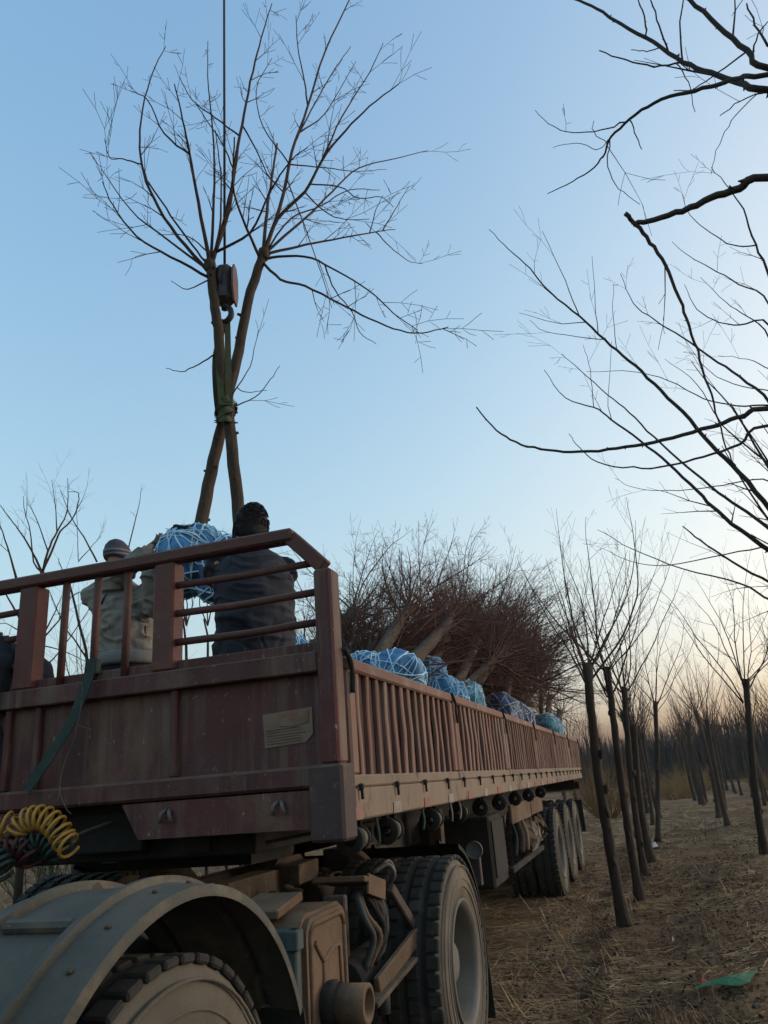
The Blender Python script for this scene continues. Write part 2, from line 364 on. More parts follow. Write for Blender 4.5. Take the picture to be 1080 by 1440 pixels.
def scatter_strips(name, mt, pts, label, cat):       # thin dry stalks lying about, joined as ground cover
    n = len(pts); vs = np.zeros((n, 4, 3)); 
    for i, (x, y, z, L, wd, az, tilt) in enumerate(pts):
        d = np.array([math.cos(az) * math.cos(tilt), math.sin(az) * math.cos(tilt), math.sin(tilt)]) * L
        q = np.array([-math.sin(az), math.cos(az), .25]) * wd
        b = np.array([x, y, z])
        vs[i] = [b - q, b + q, b + d + q * .4, b + d - q * .4]
    f = np.arange(n * 4).reshape(n, 4)
    me = bpy.data.meshes.new(name); me.from_pydata(vs.reshape(-1, 3).tolist(), [], f.tolist()); me.materials.append(M[mt])
    return tag(put(name, me), label, cat, kind='stuff')
def in_view_pts(n, x0, x1, y0, y1, power=1.6):
    out = []
    while len(out) < n:
        y = y0 + (y1 - y0) * random.random() ** power; x = U(x0, x1)
        out.append((x, y))
    return out
pts = []
for x, y in in_view_pts(120000, -2.6, 5.5, 4.6, 30):
    dens = noise.noise(V((x * .8, y * .8, 5))) + .55 * (1 if x < -.5 else 0) - .25 * (1 if -.5 < x < 1.6 and y < 9 else 0) + .25 * noise.noise(V((x * 3, y * 3, 9)))
    if dens < U(-.45, .35): continue
    a = noise.noise(V((x * .6, y * .6, 20))) * 1.6 + random.gauss(0, .55) + (PI if random.random() < .5 else 0)
    pts.append((x, y, gh(x, y) + .006, U(.05, .24) * (1 if random.random() < .9 else 1.7), U(.0016, .0042) * (1 + .04 * y), a, U(-.02, .35) ** 2 if random.random() < .96 else U(.2, .9)))
scatter_strips('dry_straw', 'straw', pts, 'dry yellow straw and stalks strewn over the soil', 'straw')
pts = []
for x, y in in_view_pts(36000, -1.3, 5, 4.6, 22):
    if noise.noise(V((x * .9, y * .9, 40))) < U(-.5, .3): continue
    L = U(.02, .05); pts.append((x, y, gh(x, y) + .004, L, L * .3, U(0, 6.28), U(-.1, .7)))
scatter_strips('leaf_litter', 'leaf', pts, 'brown dead leaf litter between the tree rows', 'leaf litter')
pts = []
for x, y in in_view_pts(9000, -16, -3.9, 7, 22, 1.0):
    pts.append((x, y, gh(x, y) + .005, U(.08, .3), U(.003, .007), U(0, 6.28), U(0, .5)))
scatter_strips('straw_stubble', 'straw', pts, 'pale straw on the field beyond the trailer', 'straw')
# upright dead grass tufts
tb = MB()
for k in range(900):
    x, y = in_view_pts(1, -1.1, 4.6, 4.8, 18)[0]
    if noise.noise(V((x * .7, y * .7, 70))) < -.05: continue
    z = gh(x, y) - .01
    for j in range(random.randint(6, 16)):
        a = U(0, 6.28); L = U(.05, .17); t = U(.2, 1.3); h = V((math.cos(a), math.sin(a), 0)); p = V((x + U(-.07, .07), y + U(-.07, .07), z))
        q = V((-math.sin(a), math.cos(a), 0)) * U(.0013, .0026); m1 = p + (h * math.sin(t * .6) + V((0, 0, math.cos(t * .6)))) * L * .55; m2 = m1 + (h * math.sin(t * 1.5) + V((0, 0, math.cos(t * 1.5)))) * L * .5
        tb.add([p - q, p + q, m1 + q * .7, m1 - q * .7, m2], [(0, 1, 2, 3), (3, 2, 4)])
tag(tb.build('grass_tuft', 'straw'), 'withered grass tufts between the nursery trees', 'grass', kind='stuff')

# far wood on the horizon: one mass of thin stems
fv, ff = [], []
def stem(x, y, h, wd, lean):
    k = len(fv); fv.extend([(x - wd, y, -.2), (x + wd, y, -.2), (x + lean + wd * .25, y + U(-.2, .2), h), (x + lean - wd * .25, y, h)]); ff.append((k, k + 1, k + 2, k + 3))
for i in range(26000):
    y = U(62, 80); x = U(-75, 62)
    hh = 3.9 + 1.1 * noise.noise(V((x * .07, 0, 0))) + .5 * noise.noise(V((x * .4, 3, 0)))
    stem(x, y, hh * U(.45, 1.1), U(.012, .06), U(-.7, .7))
me = bpy.data.meshes.new('far_wood'); me.from_pydata(fv, [], ff); me.materials.append(M['farwood'])
tag(put('far_wood', me), 'distant leafless wood along the horizon', 'wood', kind='stuff')

# ------------------------------------------------------------------ trailer
TX0, TX1 = -3.80, -1.20           # left and right side planes
TC = (TX0 + TX1) / 2
TY0, TY1 = 3.10, 15.25            # front and rear
DECK = 1.47
tr = tag(empty('flatbed_trailer', (TC, 9.2, 0)), 'long maroon drop-side flatbed trailer with dusty slatted side boards', 'trailer')
def T(mb, name, mt, parent=None):
    o = mb.build(name, mt, parent or tr)
    if parent is None: o.location = (-TC, -9.2, 0)
    return o
# deck and chassis
T(MB().box((TC, (TY0 + TY1) / 2 + .04, DECK - .035), (2.52, TY1 - TY0 - .2, .07)), 'deck', 'black')
for x in (-2.05, -2.95):
    mb = MB().bar((x, 3.35, 1.26), (x, 5.6, 1.26), .14, .12).bar((x, 5.6, 1.16), (x, 15.0, 1.12), .14, .42)
    T(mb, 'chassis_rail', 'black')
for i in range(11):
    y = 3.6 + i * 1.1
    T(MB().box((TC, y, 1.345), (2.4, .08, .12)), 'cross_member', 'black')
T(MB().box((TC, 4.4, 1.19), (1.35, 1.9, .03)).box((TC, 3.42, 1.26), (1.5, .10, .15)), 'king_pin_plate', 'black')
# front headboard
fy = TY0
mb = MB()
mb.box((TC, fy + .055, 1.79), (2.40, .02, .54))                                    # sheet
T(mb, 'front_panel', 'maroon')
T(MB().box((TC, fy + .035, 1.965), (2.41, .085, .09)), 'panel_top_beam', 'maroon')
T(MB().box((TC, fy + .026, 1.487), (2.41, .105, .09), ch=.012), 'panel_lower_ledge', 'maroon')
for x in (-2.03, -2.98, ):
    T(MB().box((x, fy + .030, 1.727), (.035, .035, .385)), 'panel_rib', 'maroon')
T(MB().box((-2.80, fy + .030, 1.727), (.03, .03, .385)), 'panel_rib', 'maroon')
mb = MB()
mb.prism([(-2.27, fy - .012, 1.435), (TX1 - .14, fy - .012, 1.435), (TX1 - .14, fy - .012, 1.285), (-2.18, fy - .012, 1.285)], (0, .09, 0))
T(mb, 'front_beam', 'maroon')
mb = MB(); mb.prism([(TX0 + .14, fy - .012, 1.435), (-2.73, fy - .012, 1.435), (-2.82, fy - .012, 1.285), (TX0 + .14, fy - .012, 1.285)], (0, .09, 0))
T(mb, 'front_beam', 'maroon')
T(MB().box((TC, fy + .17, 1.33), (.46, .04, .20)), 'front_recess_plate', 'black')
for x in (-2.03, -1.49):                                                          # rope hooks on the front beam
    mb = MB()
    for s in (-1, 1): mb.tube([(x + s * .008, fy - .012, 1.40), (x + s * .02, fy - .035, 1.385), (x + s * .028, fy - .03, 1.35)], .009, 6)
    T(mb, 'rope_hook', 'rim')
# corner brackets and posts
for x, s in ((TX1, 1), (TX0, -1)):
    T(MB().box((x - s * .07, fy + .035, 1.382), (.155, .15, .30), ch=.012), 'corner_bracket', 'grey_steel')
    T(MB().box((x - s * .052, fy + .035, 1.955), (.085, .11, .845), ch=.01), 'corner_post', 'maroon')
    T(MB().bar((x - s * .055, fy + .03, 2.392), (x - s * .215, fy + .03, 2.56), .07, .062, up=(0, 1, 0)), 'corner_brace', 'rail')
T(MB().box((TC, fy + .03, 2.572), (2.20, .085, .062), ch=.01), 'top_rail', 'rail')
for x in (-2.09, -2.905):
    T(MB().box((x, fy + .045, 2.275), (.115, .10, .53), ch=.01), 'headboard_post', 'rail')
for x in (-2.695, -2.503, -2.32):
    T(MB().tube([(x, fy + .035, 2.012), (x, fy + .035, 2.28), (x + U(-.006, .006), fy + .035, 2.54)], .019, 8), 'upright_bar', 'rail')
for z in (2.425, 2.285, 2.145):
    for a, b in ((-2.032, -1.295), (-3.705, -2.962)):
        T(MB().tube([(a, fy + .035, z), ((a + b) / 2, fy + .035, z - .006), (b, fy + .035, z)], .018, 8), 'horizontal_bar', 'rail')
# faded notice on the front panel
pt = [(-1.59, 1.765), (-1.35, 1.778), (-1.35, 1.665), (-1.385, 1.632), (-1.58, 1.622)]
npn = T(MB().prism([(x, fy + .0435, z) for x, z in pt], (0, -.003, 0)), 'paper_notice', 'paper')
T(MB().prism([(x, fy + .0395, z) for x, z in [(-1.515, 1.757), (-1.365, 1.764), (-1.37, 1.715), (-1.44, 1.703), (-1.51, 1.71)]], (0, -.003, 0)), 'orange_print', 'orange_print', npn)

for k in range(6):
    z = 1.692 - k * .0115; T(MB().prism([(-1.572, fy + .0400, z), (-1.572 + .19 * U(.75, 1), fy + .0400, z + .006), (-1.572 + .19 * U(.75, 1), fy + .0400, z + .0085), (-1.572, fy + .0400, z + .003)], (0, -.002, 0)), 'print_line', 'tan', npn)
# side beams, boards, slats
BL = 2.025
def slat_var(k):
    random.seed(600 + k); a = []; b_ = U(-.008, .008); c_ = U(-.005, .005); z0 = U(-.12, .12)
    mb = MB().tube([(0, 0, 0), (0, 0, 1)], 1, 3); mb.v = []; mb.f = []; mb.sm = []; mb.mi = []
    zs = [-.23, -.1, z0, .12, .23]; w2 = .022 * U(.9, 1.1); vs = []
    for z in zs:
        e_ = math.exp(-((z - z0) / .1) ** 2); o_ = (b_ * e_, c_ * e_)
        vs += [(-.011 + o_[0], -w2 + o_[1], z), (.006 + o_[0], -w2 + o_[1], z), (.011 + o_[0], -w2 * .7 + o_[1], z), (.011 + o_[0], w2 * .7 + o_[1], z), (.006 + o_[0], w2 + o_[1], z), (-.011 + o_[0], w2 + o_[1], z)]
    fs = [(i * 6 + j, i * 6 + (j + 1) % 6, (i + 1) * 6 + (j + 1) % 6, (i + 1) * 6 + j) for i in range(4) for j in range(6)]
    mb.add(vs, fs); return mb.mesh('slat', 'board')
slat_ms = [slat_var(k) for k in range(9)]
pin_me = MB().box((0, 0, 0), (.022, .022, .03), ch=.006).box((.002, 0, -.03), (.012, .010, .04)).mesh('latch_pin', 'black')
for x, s in ((TX1, 1), (TX0, -1)):
    T(MB().box((x - s * .05, (TY0 + TY1) / 2 + .06, 1.365), (.10, TY1 - TY0 - .12, .13), ch=.008), 'side_beam', 'beam')
    for b in range(6):
        y0 = TY0 + .115 + b * BL; y1 = y0 + BL - .03; ym = (y0 + y1) / 2
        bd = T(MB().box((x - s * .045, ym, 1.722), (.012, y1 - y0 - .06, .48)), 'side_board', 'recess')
        def Pp(mb, name, mt='board'):
            o = mb.build(name, mt, bd); return o
        Pp(MB().box((x - s * .035, ym, 1.962), (.07, y1 - y0, .06), ch=.01), 'board_top_rail')
        Pp(MB().box((x - s * .032, ym, 1.458), (.064, y1 - y0, .052), ch=.008), 'board_bottom_rail', 'beam')
        for yy, wd in ((y0 + .045, .085), (y1 - .045, .085)):
            Pp(MB().box((x - s * .028, yy, 1.708), (.052, wd, .448), ch=.01), 'board_post')
        if s == 1:
            for k in range(13):
                o = put('slat', random.choice(slat_ms if random.random() < .5 else slat_ms[:3]), bd, (x - s * .026, y0 + .165 + k * (y1 - y0 - .33) / 12 + U(-.006, .006), 1.708), (U(-.012, .012), U(-.012, .012), U(-.08, .08)))
            for k in range(4):
                put('latch_pin', pin_me, bd, (x + .012, y0 + .05 + k * .52, 1.432), (U(-.2, .2), 0, 0))
        if s == 1:                                                                   # worn rubber tie at each board joint
            yj = y1 + .01
            Pp(MB().tube(smooth_path([(x + .006, yj - .02, 1.99), (x + .012, yj + .04, 1.93), (x + .014, yj + .02, 1.87), (x + .010, yj + .06, 1.80)]), .009, 5), 'tie_strap', 'black')
mb = MB().tube(smooth_path([(TX1 + .004, 3.17, 2.02), (TX1 + .012, 3.22, 1.97), (TX1 + .012, 3.24, 1.90), (TX1 + .010, 3.235, 1.83)]), .012, 5)
T(mb, 'tie_strap', 'black')
# reflective tape strips
for k in range(22):
    y = 3.23 + k * .56
    T(MB().box((TX1 + .0025, y, 1.328), (.004, .125, .05), ch=.001), 'reflective_tape', 'red_ref' if k % 2 == 0 else 'white_ref')
T(MB().box((TX1 + .0025, 3.16, 1.42), (.004, .05, .045), ch=.001), 'reflective_tape', 'red_ref')
# rope winches hanging below the side beam
def winch():
    mb = MB()
    mb.lathe([(-.075, .028), (-.075, .062), (-.06, .064), (-.06, .03), (.05, .03), (.05, .052), (.065, .052), (.065, .02), (-.06, .018)], (0, 0, 0), 'y', 20)
    mb.box((-.004, -.068, .07), (.03, .012, .10)); mb.box((-.004, .058, .07), (.03, .012, .10))
    return mb
wm = winch().mesh('rope_winch', 'black'); wr = MB().lathe([(.012, .036), (.014, .044), (.046, .044), (.048, .036)], (0, 0, 0), 'y', 18).mesh('wound_rope', 'rim')
for i, y in enumerate([3.36, 3.86, 4.68, 5.40, 6.15, 6.95, 7.8, 8.7, 9.7]):
    o = put('rope_winch', wm, tr, (TX1 - .065 - TC, y - 9.2, 1.222)); put('wound_rope', wr, o)
for y in (3.52, 4.30, 4.95, 5.2):                                                # short loose rope ends
    T(MB().tube(smooth_path([(TX1 - .02, y, 1.30), (TX1 - .015, y + .01, 1.24), (TX1 - .02, y + U(-.03, .03), 1.19)]), .008, 5), 'rope_end', 'rim' if y > 4.9 else 'strap')
# landing leg, toolbox, hanging rack, axles
for x in (-1.75, -3.25):
    T(MB().box((x, 6.55, .86), (.11, .11, .72)).box((x, 6.55, .42), (.085, .085, .30)).box((x, 6.55, .26), (.24, .24, .02)), 'landing_leg', 'chassis')
tb_ = T(MB().box((-1.72, 7.15, .84), (.72, .62, .56), ch=.02), 'tool_box', 'black')
T(MB().box((-1.352, 7.15, .86), (.012, .54, .44)), 'tool_box_door', 'black', tb_)
rk = T(MB().bar((-1.34, 7.55, 1.16), (-1.34, 7.55, .60), .04, .04).bar((-1.34, 9.75, 1.14), (-1.34, 9.75, .62), .04, .04).bar((-1.34, 7.55, .62), (-1.34, 9.75, .62), .04, .05), 'hanging_rack', 'black')
T(MB().box((-1.30, 8.2, 1.09), (.03, 1.25, .17), ch=.006), 'rack_board', 'tan', rk)
T(MB().box((-1.30, 9.35, 1.095), (.03, .95, .16), ch=.006), 'rack_board', 'tan', rk)
for k in range(7):
    y = 7.75 + k * .28
    T(MB().tube(smooth_path([(-1.33, y, 1.02), (-1.30, y + U(-.06, .06), .88), (-1.31, y + U(-.08, .08), .72)]), U(.015, .05), 6), 'hung_rope', random.choice(['strap', 'chassis', 'paper', 'black']), rk)
for k in range(4):
    y = 8.5 + k * .3; c = V((-1.30, y, U(.72, .9)))
    mb = MB(); n_ = 7
    mb.lathe([(-.06, .01), (-.05, .08), (.0, .12), (.06, .09), (.08, .01)], c, 'x', 9, smooth=False)
    mb.v = [tuple(V(p) + V((U(-.03, .03), U(-.04, .04), U(-.04, .04)))) for p in mb.v]
    T(mb, 'rag', ['paper', 'coat_grey', 'tan', 'chassis'][k], rk)

# wheels ---------------------------------------------------------------
def tyre_mb(R, W, lugs=46, shoulder=True):      # axis x, outer face at x = 0, body towards -x
    mb = MB(); r = R
    side = [(-.012, R * .56), (.004, R * .62), (.014, R * .72), (.012, R * .84), (-.006, R * .93), (-.022, R * .968), (-.03, R * .978)]
    prof = side + [(-W * .3, R * .985), (-W * .32, R * .968), (-W * .36, R * .968), (-W * .38, R * .985), (-W * .62, R * .985), (-W * .64, R * .968), (-W * .68, R * .968), (-W * .70, R * .985)]
    prof += [(-W - o, q) for o, q in side[::-1]]
    mb.lathe(prof, (0, 0, 0), 'x', 64, closed=True)
    nside = len(side) - 1; k = len(prof)
    for j in range(64):
        for i in range(k):
            if i < nside or i >= k - nside - 1: mb.mi[j * k + i] = 1
    for q in (.70, .775, .90):                                                       # raised bead lines on the sidewall
        mb.lathe([(.010, R * q - .005), (.018, R * q - .003), (.018, R * q + .003), (.010, R * q + .005)], (0, 0, 0), 'x', 56, mi=1)
    for j in range(lugs):
        th = 2 * PI * j / lugs; R_ = Matrix.Rotation(th, 3, 'X')
        for xo, wd, dth in ((-W * .13, W * .24, 0), (-W * .5, W * .22, .5), (-W * .87, W * .24, 0)):
            Rr = Matrix.Rotation(th + dth * 2 * PI / lugs, 3, 'X')
            mb.box(Rr @ V((xo, 0, R * .985)), (wd, 2 * PI * R / lugs * .8, R * .045), Rr, ch=.006)
    return mb
def rim_mb(R, concave):
    mb = MB(); r0 = R * .57
    if concave:
        prof = [(-.02, r0 + .008), (.012, r0 + .010), (.014, r0 - .004), (-.004, r0 - .018), (-.02, r0 - .03), (-.13, r0 - .045), (-.165, r0 - .07), (-.178, .16), (-.17, .14), (-.17, .10), (-.06, .095), (-.05, .075), (-.05, .0)]
    else:
        prof = [(-.02, r0 + .008), (.012, r0 + .010), (.014, r0 - .004), (-.004, r0 - .018), (-.06, r0 - .03), (-.065, r0 - .06), (.0, .17), (.02, .15), (.02, .10), (.06, .095), (.07, .075), (.07, 0)]
    mb.lathe(prof, (0, 0, 0), 'x', 40)
    xo = -.172 if concave else .02
    for j in range(10):
        th = 2 * PI * j / 10; mb.lathe([(xo - .01, .016), (xo + .03, .014), (xo + .032, .001)], (0, .128 * math.cos(th), .128 * math.sin(th)), 'x', 6, smooth=False)
    return mb
TY_T = tyre_mb(.515, .27).mesh('tyre', ['rubber', 'sidewall']); TY_D = tyre_mb(.53, .285, 44).mesh('tyre', ['rubber', 'sidewall'])
RM_C = rim_mb(.53, True).mesh('rim', 'rim'); RM_X = rim_mb(.53, False).mesh('rim', 'rim')
def wheel(parent, x, y, z, s, tyre, rim, dual):
    e = empty('wheel'); e.parent = parent; e.location = V((x, y, z)) - parent.location; e.rotation_euler = (U(0, 6.28), 0, 0) if s > 0 else (U(0, 6.28), 0, PI)
    put('tyre', tyre, e); put('rim', rim, e)
    if dual: put('tyre', tyre, e, (-.33, 0, 0))
    return e
for y in (10.55, 11.85, 13.15):
    wheel(tr, -1.225, y, .505, 1, TY_T, RM_C, True); wheel(tr, -3.775, y, .505, -1, TY_T, RM_C, True)
    T(MB().tube([(-3.4, y, .505), (-1.6, y, .505)], .07, 10), 'axle', 'black')
    for x in (-2.05, -2.95):
        T(MB().bar((x, y - .55, .70), (x, y + .55, .70), .08, .10).box((x, y, .60), (.12, .16, .18)).box((x, y + .6, .85), (.10, .08, .3)), 'leaf_spring', 'black')
T(MB().box((TC, TY1 - .05, 1.20), (2.3, .06, .18)).box((-1.38, TY1 - .02, 1.18), (.22, .08, .12)), 'rear_bumper', 'black')
T(MB().box((TC, TY1 + .02, 1.72), (2.5, .05, .56)), 'tail_board', 'board')
for s in (-1.38, -3.62):
    T(MB().box((s, 14.0, .72), (.42, .012, .5)), 'mud_flap', 'black')

# ------------------------------------------------------------------ tractor unit (its cab stands outside the picture)
tc = tag(empty('tractor_unit', (TC, 3.2, 0)), 'dusty tractor truck chassis with arched fender and big drive wheels under the trailer nose', 'truck')
def K(mb, name, mt, parent=None):
    o = mb.build(name, mt, parent or tc)
    if parent is None: o.location = (-TC, -3.2, 0)
    return o
for x in (-2.08, -2.92):
    K(MB().box((x, 3.2, .83), (.015, 6.6, .24)).box((x + (.03 if x > TC else -.03), 3.2, .945), (.075, 6.6, .012)).box((x + (.03 if x > TC else -.03), 3.2, .715), (.075, 6.6, .012)), 'frame_rail', 'chassis')
for y in (.3, 1.4, 2.6, 3.6, 5.4, 6.4):
    K(MB().box((TC, y, .83), (.82, .10, .18)), 'frame_cross_member', 'black')
# drive wheels and steer wheels
wheel(tc, -1.125, 4.57, .50, 1, TY_D, RM_C, True); wheel(tc, -3.875, 4.57, .50, -1, TY_D, RM_C, True)
wheel(tc, -1.19, 1.86, .535, 1, TY_D, RM_X, False); wheel(tc, -3.81, 1.86, .535, -1, TY_D, RM_X, False)
K(MB().tube([(-3.5, 4.57, .5), (-2.7, 4.57, .5), (-2.62, 4.57, .52), (-2.38, 4.57, .52), (-2.3, 4.57, .5), (-1.5, 4.57, .5)], [.09, .1, .22, .22, .1, .09], 14), 'drive_axle', 'black')
K(MB().bar((-3.6, 1.86, .45), (-1.4, 1.86, .45), .12, .12), 'steer_axle', 'black')
for x in (-2.2, -2.8):
    K(MB().bar((x, 3.9, .62), (x, 5.25, .62), .09, .12), 'leaf_spring', 'chassis')
    K(MB().bar((x, 1.2, .66), (x, 2.5, .66), .09, .08), 'leaf_spring', 'chassis')
# arched fender over the steer wheel
def fender(xo, xi, yc, zc, R, a0, a1):
    n = 64; mb = MB(); s = 1 if xo > xi else -1
    xs = [(xo, -.022), (xo - s * .004, 0), (xo - s * .115, .008), (xo - s * .122, .026), (xo - s * .140, .026), (xo - s * .148, .0), (xi + s * .098, .0), (xi + s * .09, .022), (xi + s * .074, .022), (xi + s * .066, .004), (xi, .0)]
    vs = []
    for t in range(2):
        for i in range(n + 1):
            a = lerp(a0, a1, i / n)
            for x, dr in xs:
                r = R + dr - t * .006
                vs.append((x, yc + r * math.cos(a), zc + r * math.sin(a)))
    k = len(xs); fs = []
    for t in range(2):
        o = t * (n + 1) * k
        for i in range(n):
            for j in range(k - 1): fs.append((o + i * k + j, o + i * k + j + 1, o + (i + 1) * k + j + 1, o + (i + 1) * k + j))
    o = (n + 1) * k
    for i in range(n):
        for j in (0, k - 1): fs.append((i * k + j, (i + 1) * k + j, o + (i + 1) * k + j, o + i * k + j))
    mb.add(vs, fs, False); return mb
for xo, xi in ((-1.145, -1.60), (-3.855, -3.40)):
    fd = K(fender(xo, xi, 1.87, .54, .685, rad(186), rad(22)), 'fender', 'fender')
    s = 1 if xo > xi else -1
    for a in (150, 112, 62):                                                         # pressed cross ribs
        a = rad(a); c = V(((xo + xi) / 2 - s * .02, 1.87 + .694 * math.cos(a), .54 + .694 * math.sin(a)))
        R = Matrix.Rotation(a - PI / 2, 3, 'X')
        K(MB().box(c, (.20, .032, .030), R, ch=.009), 'fender_rib', 'fender', fd)
    for a in range(34, 180, 13):
        a = rad(a + U(-3, 3)); K(MB().box((xo - s * .06, 1.87 + .692 * math.cos(a), .54 + .692 * math.sin(a)), (.014, .014, .008), Matrix.Rotation(a - PI / 2, 3, 'X'), ch=.003), 'bolt', 'chassis', fd)
    K(MB().prism([(xo, 2.502, .80), (xo, 2.54, .66), (xo, 2.56, .30), (xi, 2.56, .30), (xi, 2.54, .66), (xi, 2.502, .80)], (0, .008, 0)), 'fender_flap', 'black', fd)
    K(MB().tube([(xi + .1 * s, 1.95, 1.22), (xi - .25 * s, 1.95, 1.05), (-2.5 + .45 * s, 1.95, .93)], .022, 8), 'fender_stay', 'chassis', fd)
# dark quarter guard and tail bracket behind the drive wheel
for xo, xi in ((-1.14, -1.76), (-3.86, -3.24)):
    g = K(fender(xo, xi, 4.62, .46, .63, rad(78), rad(-12)), 'rear_mud_guard', 'black')
    s = 1 if xo > xi else -1
    K(MB().prism([(xo, 5.236, .36), (xi, 5.236, .36), (xi, 5.27, .06), (xo, 5.27, .06)], (0, .01, 0)), 'mud_flap', 'black', g)
    K(MB().box((xo - .10 * s, 5.40, .86), (.16, .05, .18)).tube([(xo - .2 * s, 5.38, .86), (-2.5 + .4 * s, 5.38, .86)], .025, 8), 'tail_lamp_bracket', 'grey_steel', g)
    K(MB().lathe([(-.01, .055), (.01, .055), (.01, .045), (.012, .0)], (xo - .04 * s, 5.34, .99), 'y', 16), 'tail_lamp', 'rim', g)
# silencer box with pressed plate and outlet pipe
def rr(y0, y1, z0, z1, r, x, n=6):
    p = []
    for cy, cz, a in ((y1 - r, z1 - r, 0), (y0 + r, z1 - r, 90), (y0 + .02, z0 + .02, 180), (y1 - .02, z0 + .02, 270)):
        rr_ = r if a < 180 else .02
        for i in range(n + 1): t = rad(a + 90 * i / n); p.append((x, cy + rr_ * math.cos(t), cz + rr_ * math.sin(t)))
    return p
sb = K(MB().prism(rr(2.96, 3.40, .30, .985, .07, -1.74), (.38, 0, 0)), 'silencer_box', 'tan')
K(MB().prism(rr(2.975, 3.385, .31, .972, .065, -1.362), (.022, 0, 0)), 'silencer_plate', 'tan', sb)
edge = [V(p) for p in rr(3.005, 3.355, .33, .945, .05, -1.338)]
K(MB().tube(edge + [edge[0]], .011, 6), 'pressed_bead', 'tan', sb)
K(MB().tube([(-1.338, 3.05, .88), (-1.338, 3.13, .80), (-1.338, 3.22, .83), (-1.338, 3.30, .83), (-1.338, 3.31, .60)], .010, 6).tube([(-1.338, 3.13, .80), (-1.338, 3.12, .62)], .010, 6), 'pressed_bead', 'tan', sb)
K(MB().lathe([(-.16, .075), (-.02, .075), (-.02, .062), (.035, .060), (.035, .07), (.165, .070), (.168, .052), (.05, .05)], (-1.33, 3.14, .655), 'x', 26), 'exhaust_outlet', 'tan', sb)
K(MB().lathe([(-.02, .078), (.0, .082), (.012, .082), (.03, .074)], (-1.31, 3.14, .655), 'x', 26), 'pipe_collar', 'black', sb)
K(MB().box((-1.52, 2.925, .72), (.34, .045, .46)).box((-1.36, 2.915, .915), (.05, .06, .07)), 'mount_bracket', 'teal', sb)
K(MB().box((-1.53, 3.04, 1.015), (.20, .24, .035), Matrix.Rotation(.14, 3, 'X')), 'step_plate', 'tan', sb)
K(MB().box((-1.40, 3.43, .96), (.10, .04, .07)), 'mount_bracket', 'grey_steel', sb)
# air valves, hoses and struts between silencer and drive wheel
vb = K(MB().lathe([(-.16, .0), (-.16, .06), (-.12, .095), (.10, .095), (.14, .06), (.14, 0)], (-1.52, 3.62, .80), 'z', 18), 'air_reservoir', 'chassis')
K(MB().box((-1.44, 3.72, 1.015), (.26, .30, .025), Matrix.Rotation(-.18, 3, 'X')).box((-1.315, 3.74, .985), (.012, .24, .085), Matrix.Rotation(-.25, 3, 'X')), 'cover_plate', 'tan', vb)
K(MB().bar((-1.30, 3.90, .96), (-1.26, 4.16, .72), .035, .05), 'strut', 'grey_steel', vb)
K(MB().bar((-1.30, 3.62, .60), (-1.25, 4.14, .715), .03, .075), 'lower_plate', 'tan', vb)
K(MB().bar((-1.32, 3.52, .555), (-1.28, 4.02, .63), .12, .02), 'tray', 'chassis', vb)
for k in range(7):
    y = 3.60 + k * .045
    K(MB().tube(smooth_path([(-1.36 + U(-.03, .03), y, .97), (-1.33, y + U(-.02, .08), .88), (-1.32 + U(-.04, .02), y + U(.0, .1), .78), (-1.36, y + U(-.05, .05), .66)]), U(.010, .018), 7), 'air_hose', random.choice(['black', 'tan', 'chassis', 'teal']), vb)
K(MB().lathe([(-.07, .0), (-.07, .03), (.04, .035), (.05, 0)], (-1.33, 3.78, .53), 'z', 12), 'drain_valve', 'teal', vb)
K(MB().tube([(-1.44, 3.55, .62), (-1.44, 4.05, .62)], .10, 14), 'air_tank', 'black', vb)
K(MB().tube(smooth_path([(-1.42, 4.0, 1.02), (-1.36, 4.06, 1.05), (-1.34, 4.10, 1.0), (-1.38, 4.13, .95)]), .012, 6).tube(smooth_path([(-1.42, 4.05, 1.02), (-1.38, 4.14, 1.06), (-1.36, 4.18, 1.0)]), .009, 6), 'hose_loop', 'rim', vb)
# fifth wheel and greasy parts on the frame
fw = K(MB().prism([(TC - .42, 3.95, 1.09), (TC + .42, 3.95, 1.09), (TC + .46, 4.35, 1.09), (TC + .30, 4.75, 1.09), (TC + .08, 4.8, 1.09), (TC, 4.4, 1.09), (TC - .08, 4.8, 1.09), (TC - .30, 4.75, 1.09), (TC - .46, 4.35, 1.09)], (0, 0, .06)), 'fifth_wheel', 'black')
for x in (-2.10, -2.90):
    K(MB().prism([(x - .03, 4.05, .95), (x - .03, 4.75, .95), (x - .03, 4.55, 1.085), (x - .03, 4.25, 1.085)], (.06, 0, 0)), 'fifth_wheel_foot', 'chassis', fw)
K(MB().box((-2.02, 3.75, 1.0), (.14, .55, .11)).box((-1.92, 4.2, 1.02), (.12, .34, .10), Matrix.Rotation(.1, 3, 'Z')), 'frame_plate', 'chassis')
K(MB().box((-1.90, 5.15, 1.0), (.22, .5, .11)), 'frame_plate', 'chassis')
K(MB().box((-1.88, 4.9, 1.03), (.18, .42, .12), Matrix.Rotation(-.08, 3, 'Z')), 'frame_plate', 'chassis')
for k in range(60):                                                               # clods, bolts and rubble caked on the frame
    c = V((U(-2.25, -1.72), U(2.9, 5.2), .955 + U(0, .03)))
    if k == 0: rub = MB()
    q = U(.02, .06); rub.box(c, (q, q * 1.2, q * .6), Matrix.Rotation(U(0, 3), 3, 'Z') @ Matrix.Rotation(U(-.4, .4), 3, 'X'), ch=q * .2)
    if k == 59: tag(K(rub, 'caked_dirt', 'chassis'), kind='stuff')
K(MB().box((-2.28, 2.15, 1.05), (.55, .65, .05)).box((-2.35, 2.15, 1.01), (.30, .5, .08)), 'cat_walk', 'black')
K(MB().box((-2.2, 2.85, 1.01), (.5, .28, .10)), 'battery_cover', 'black')
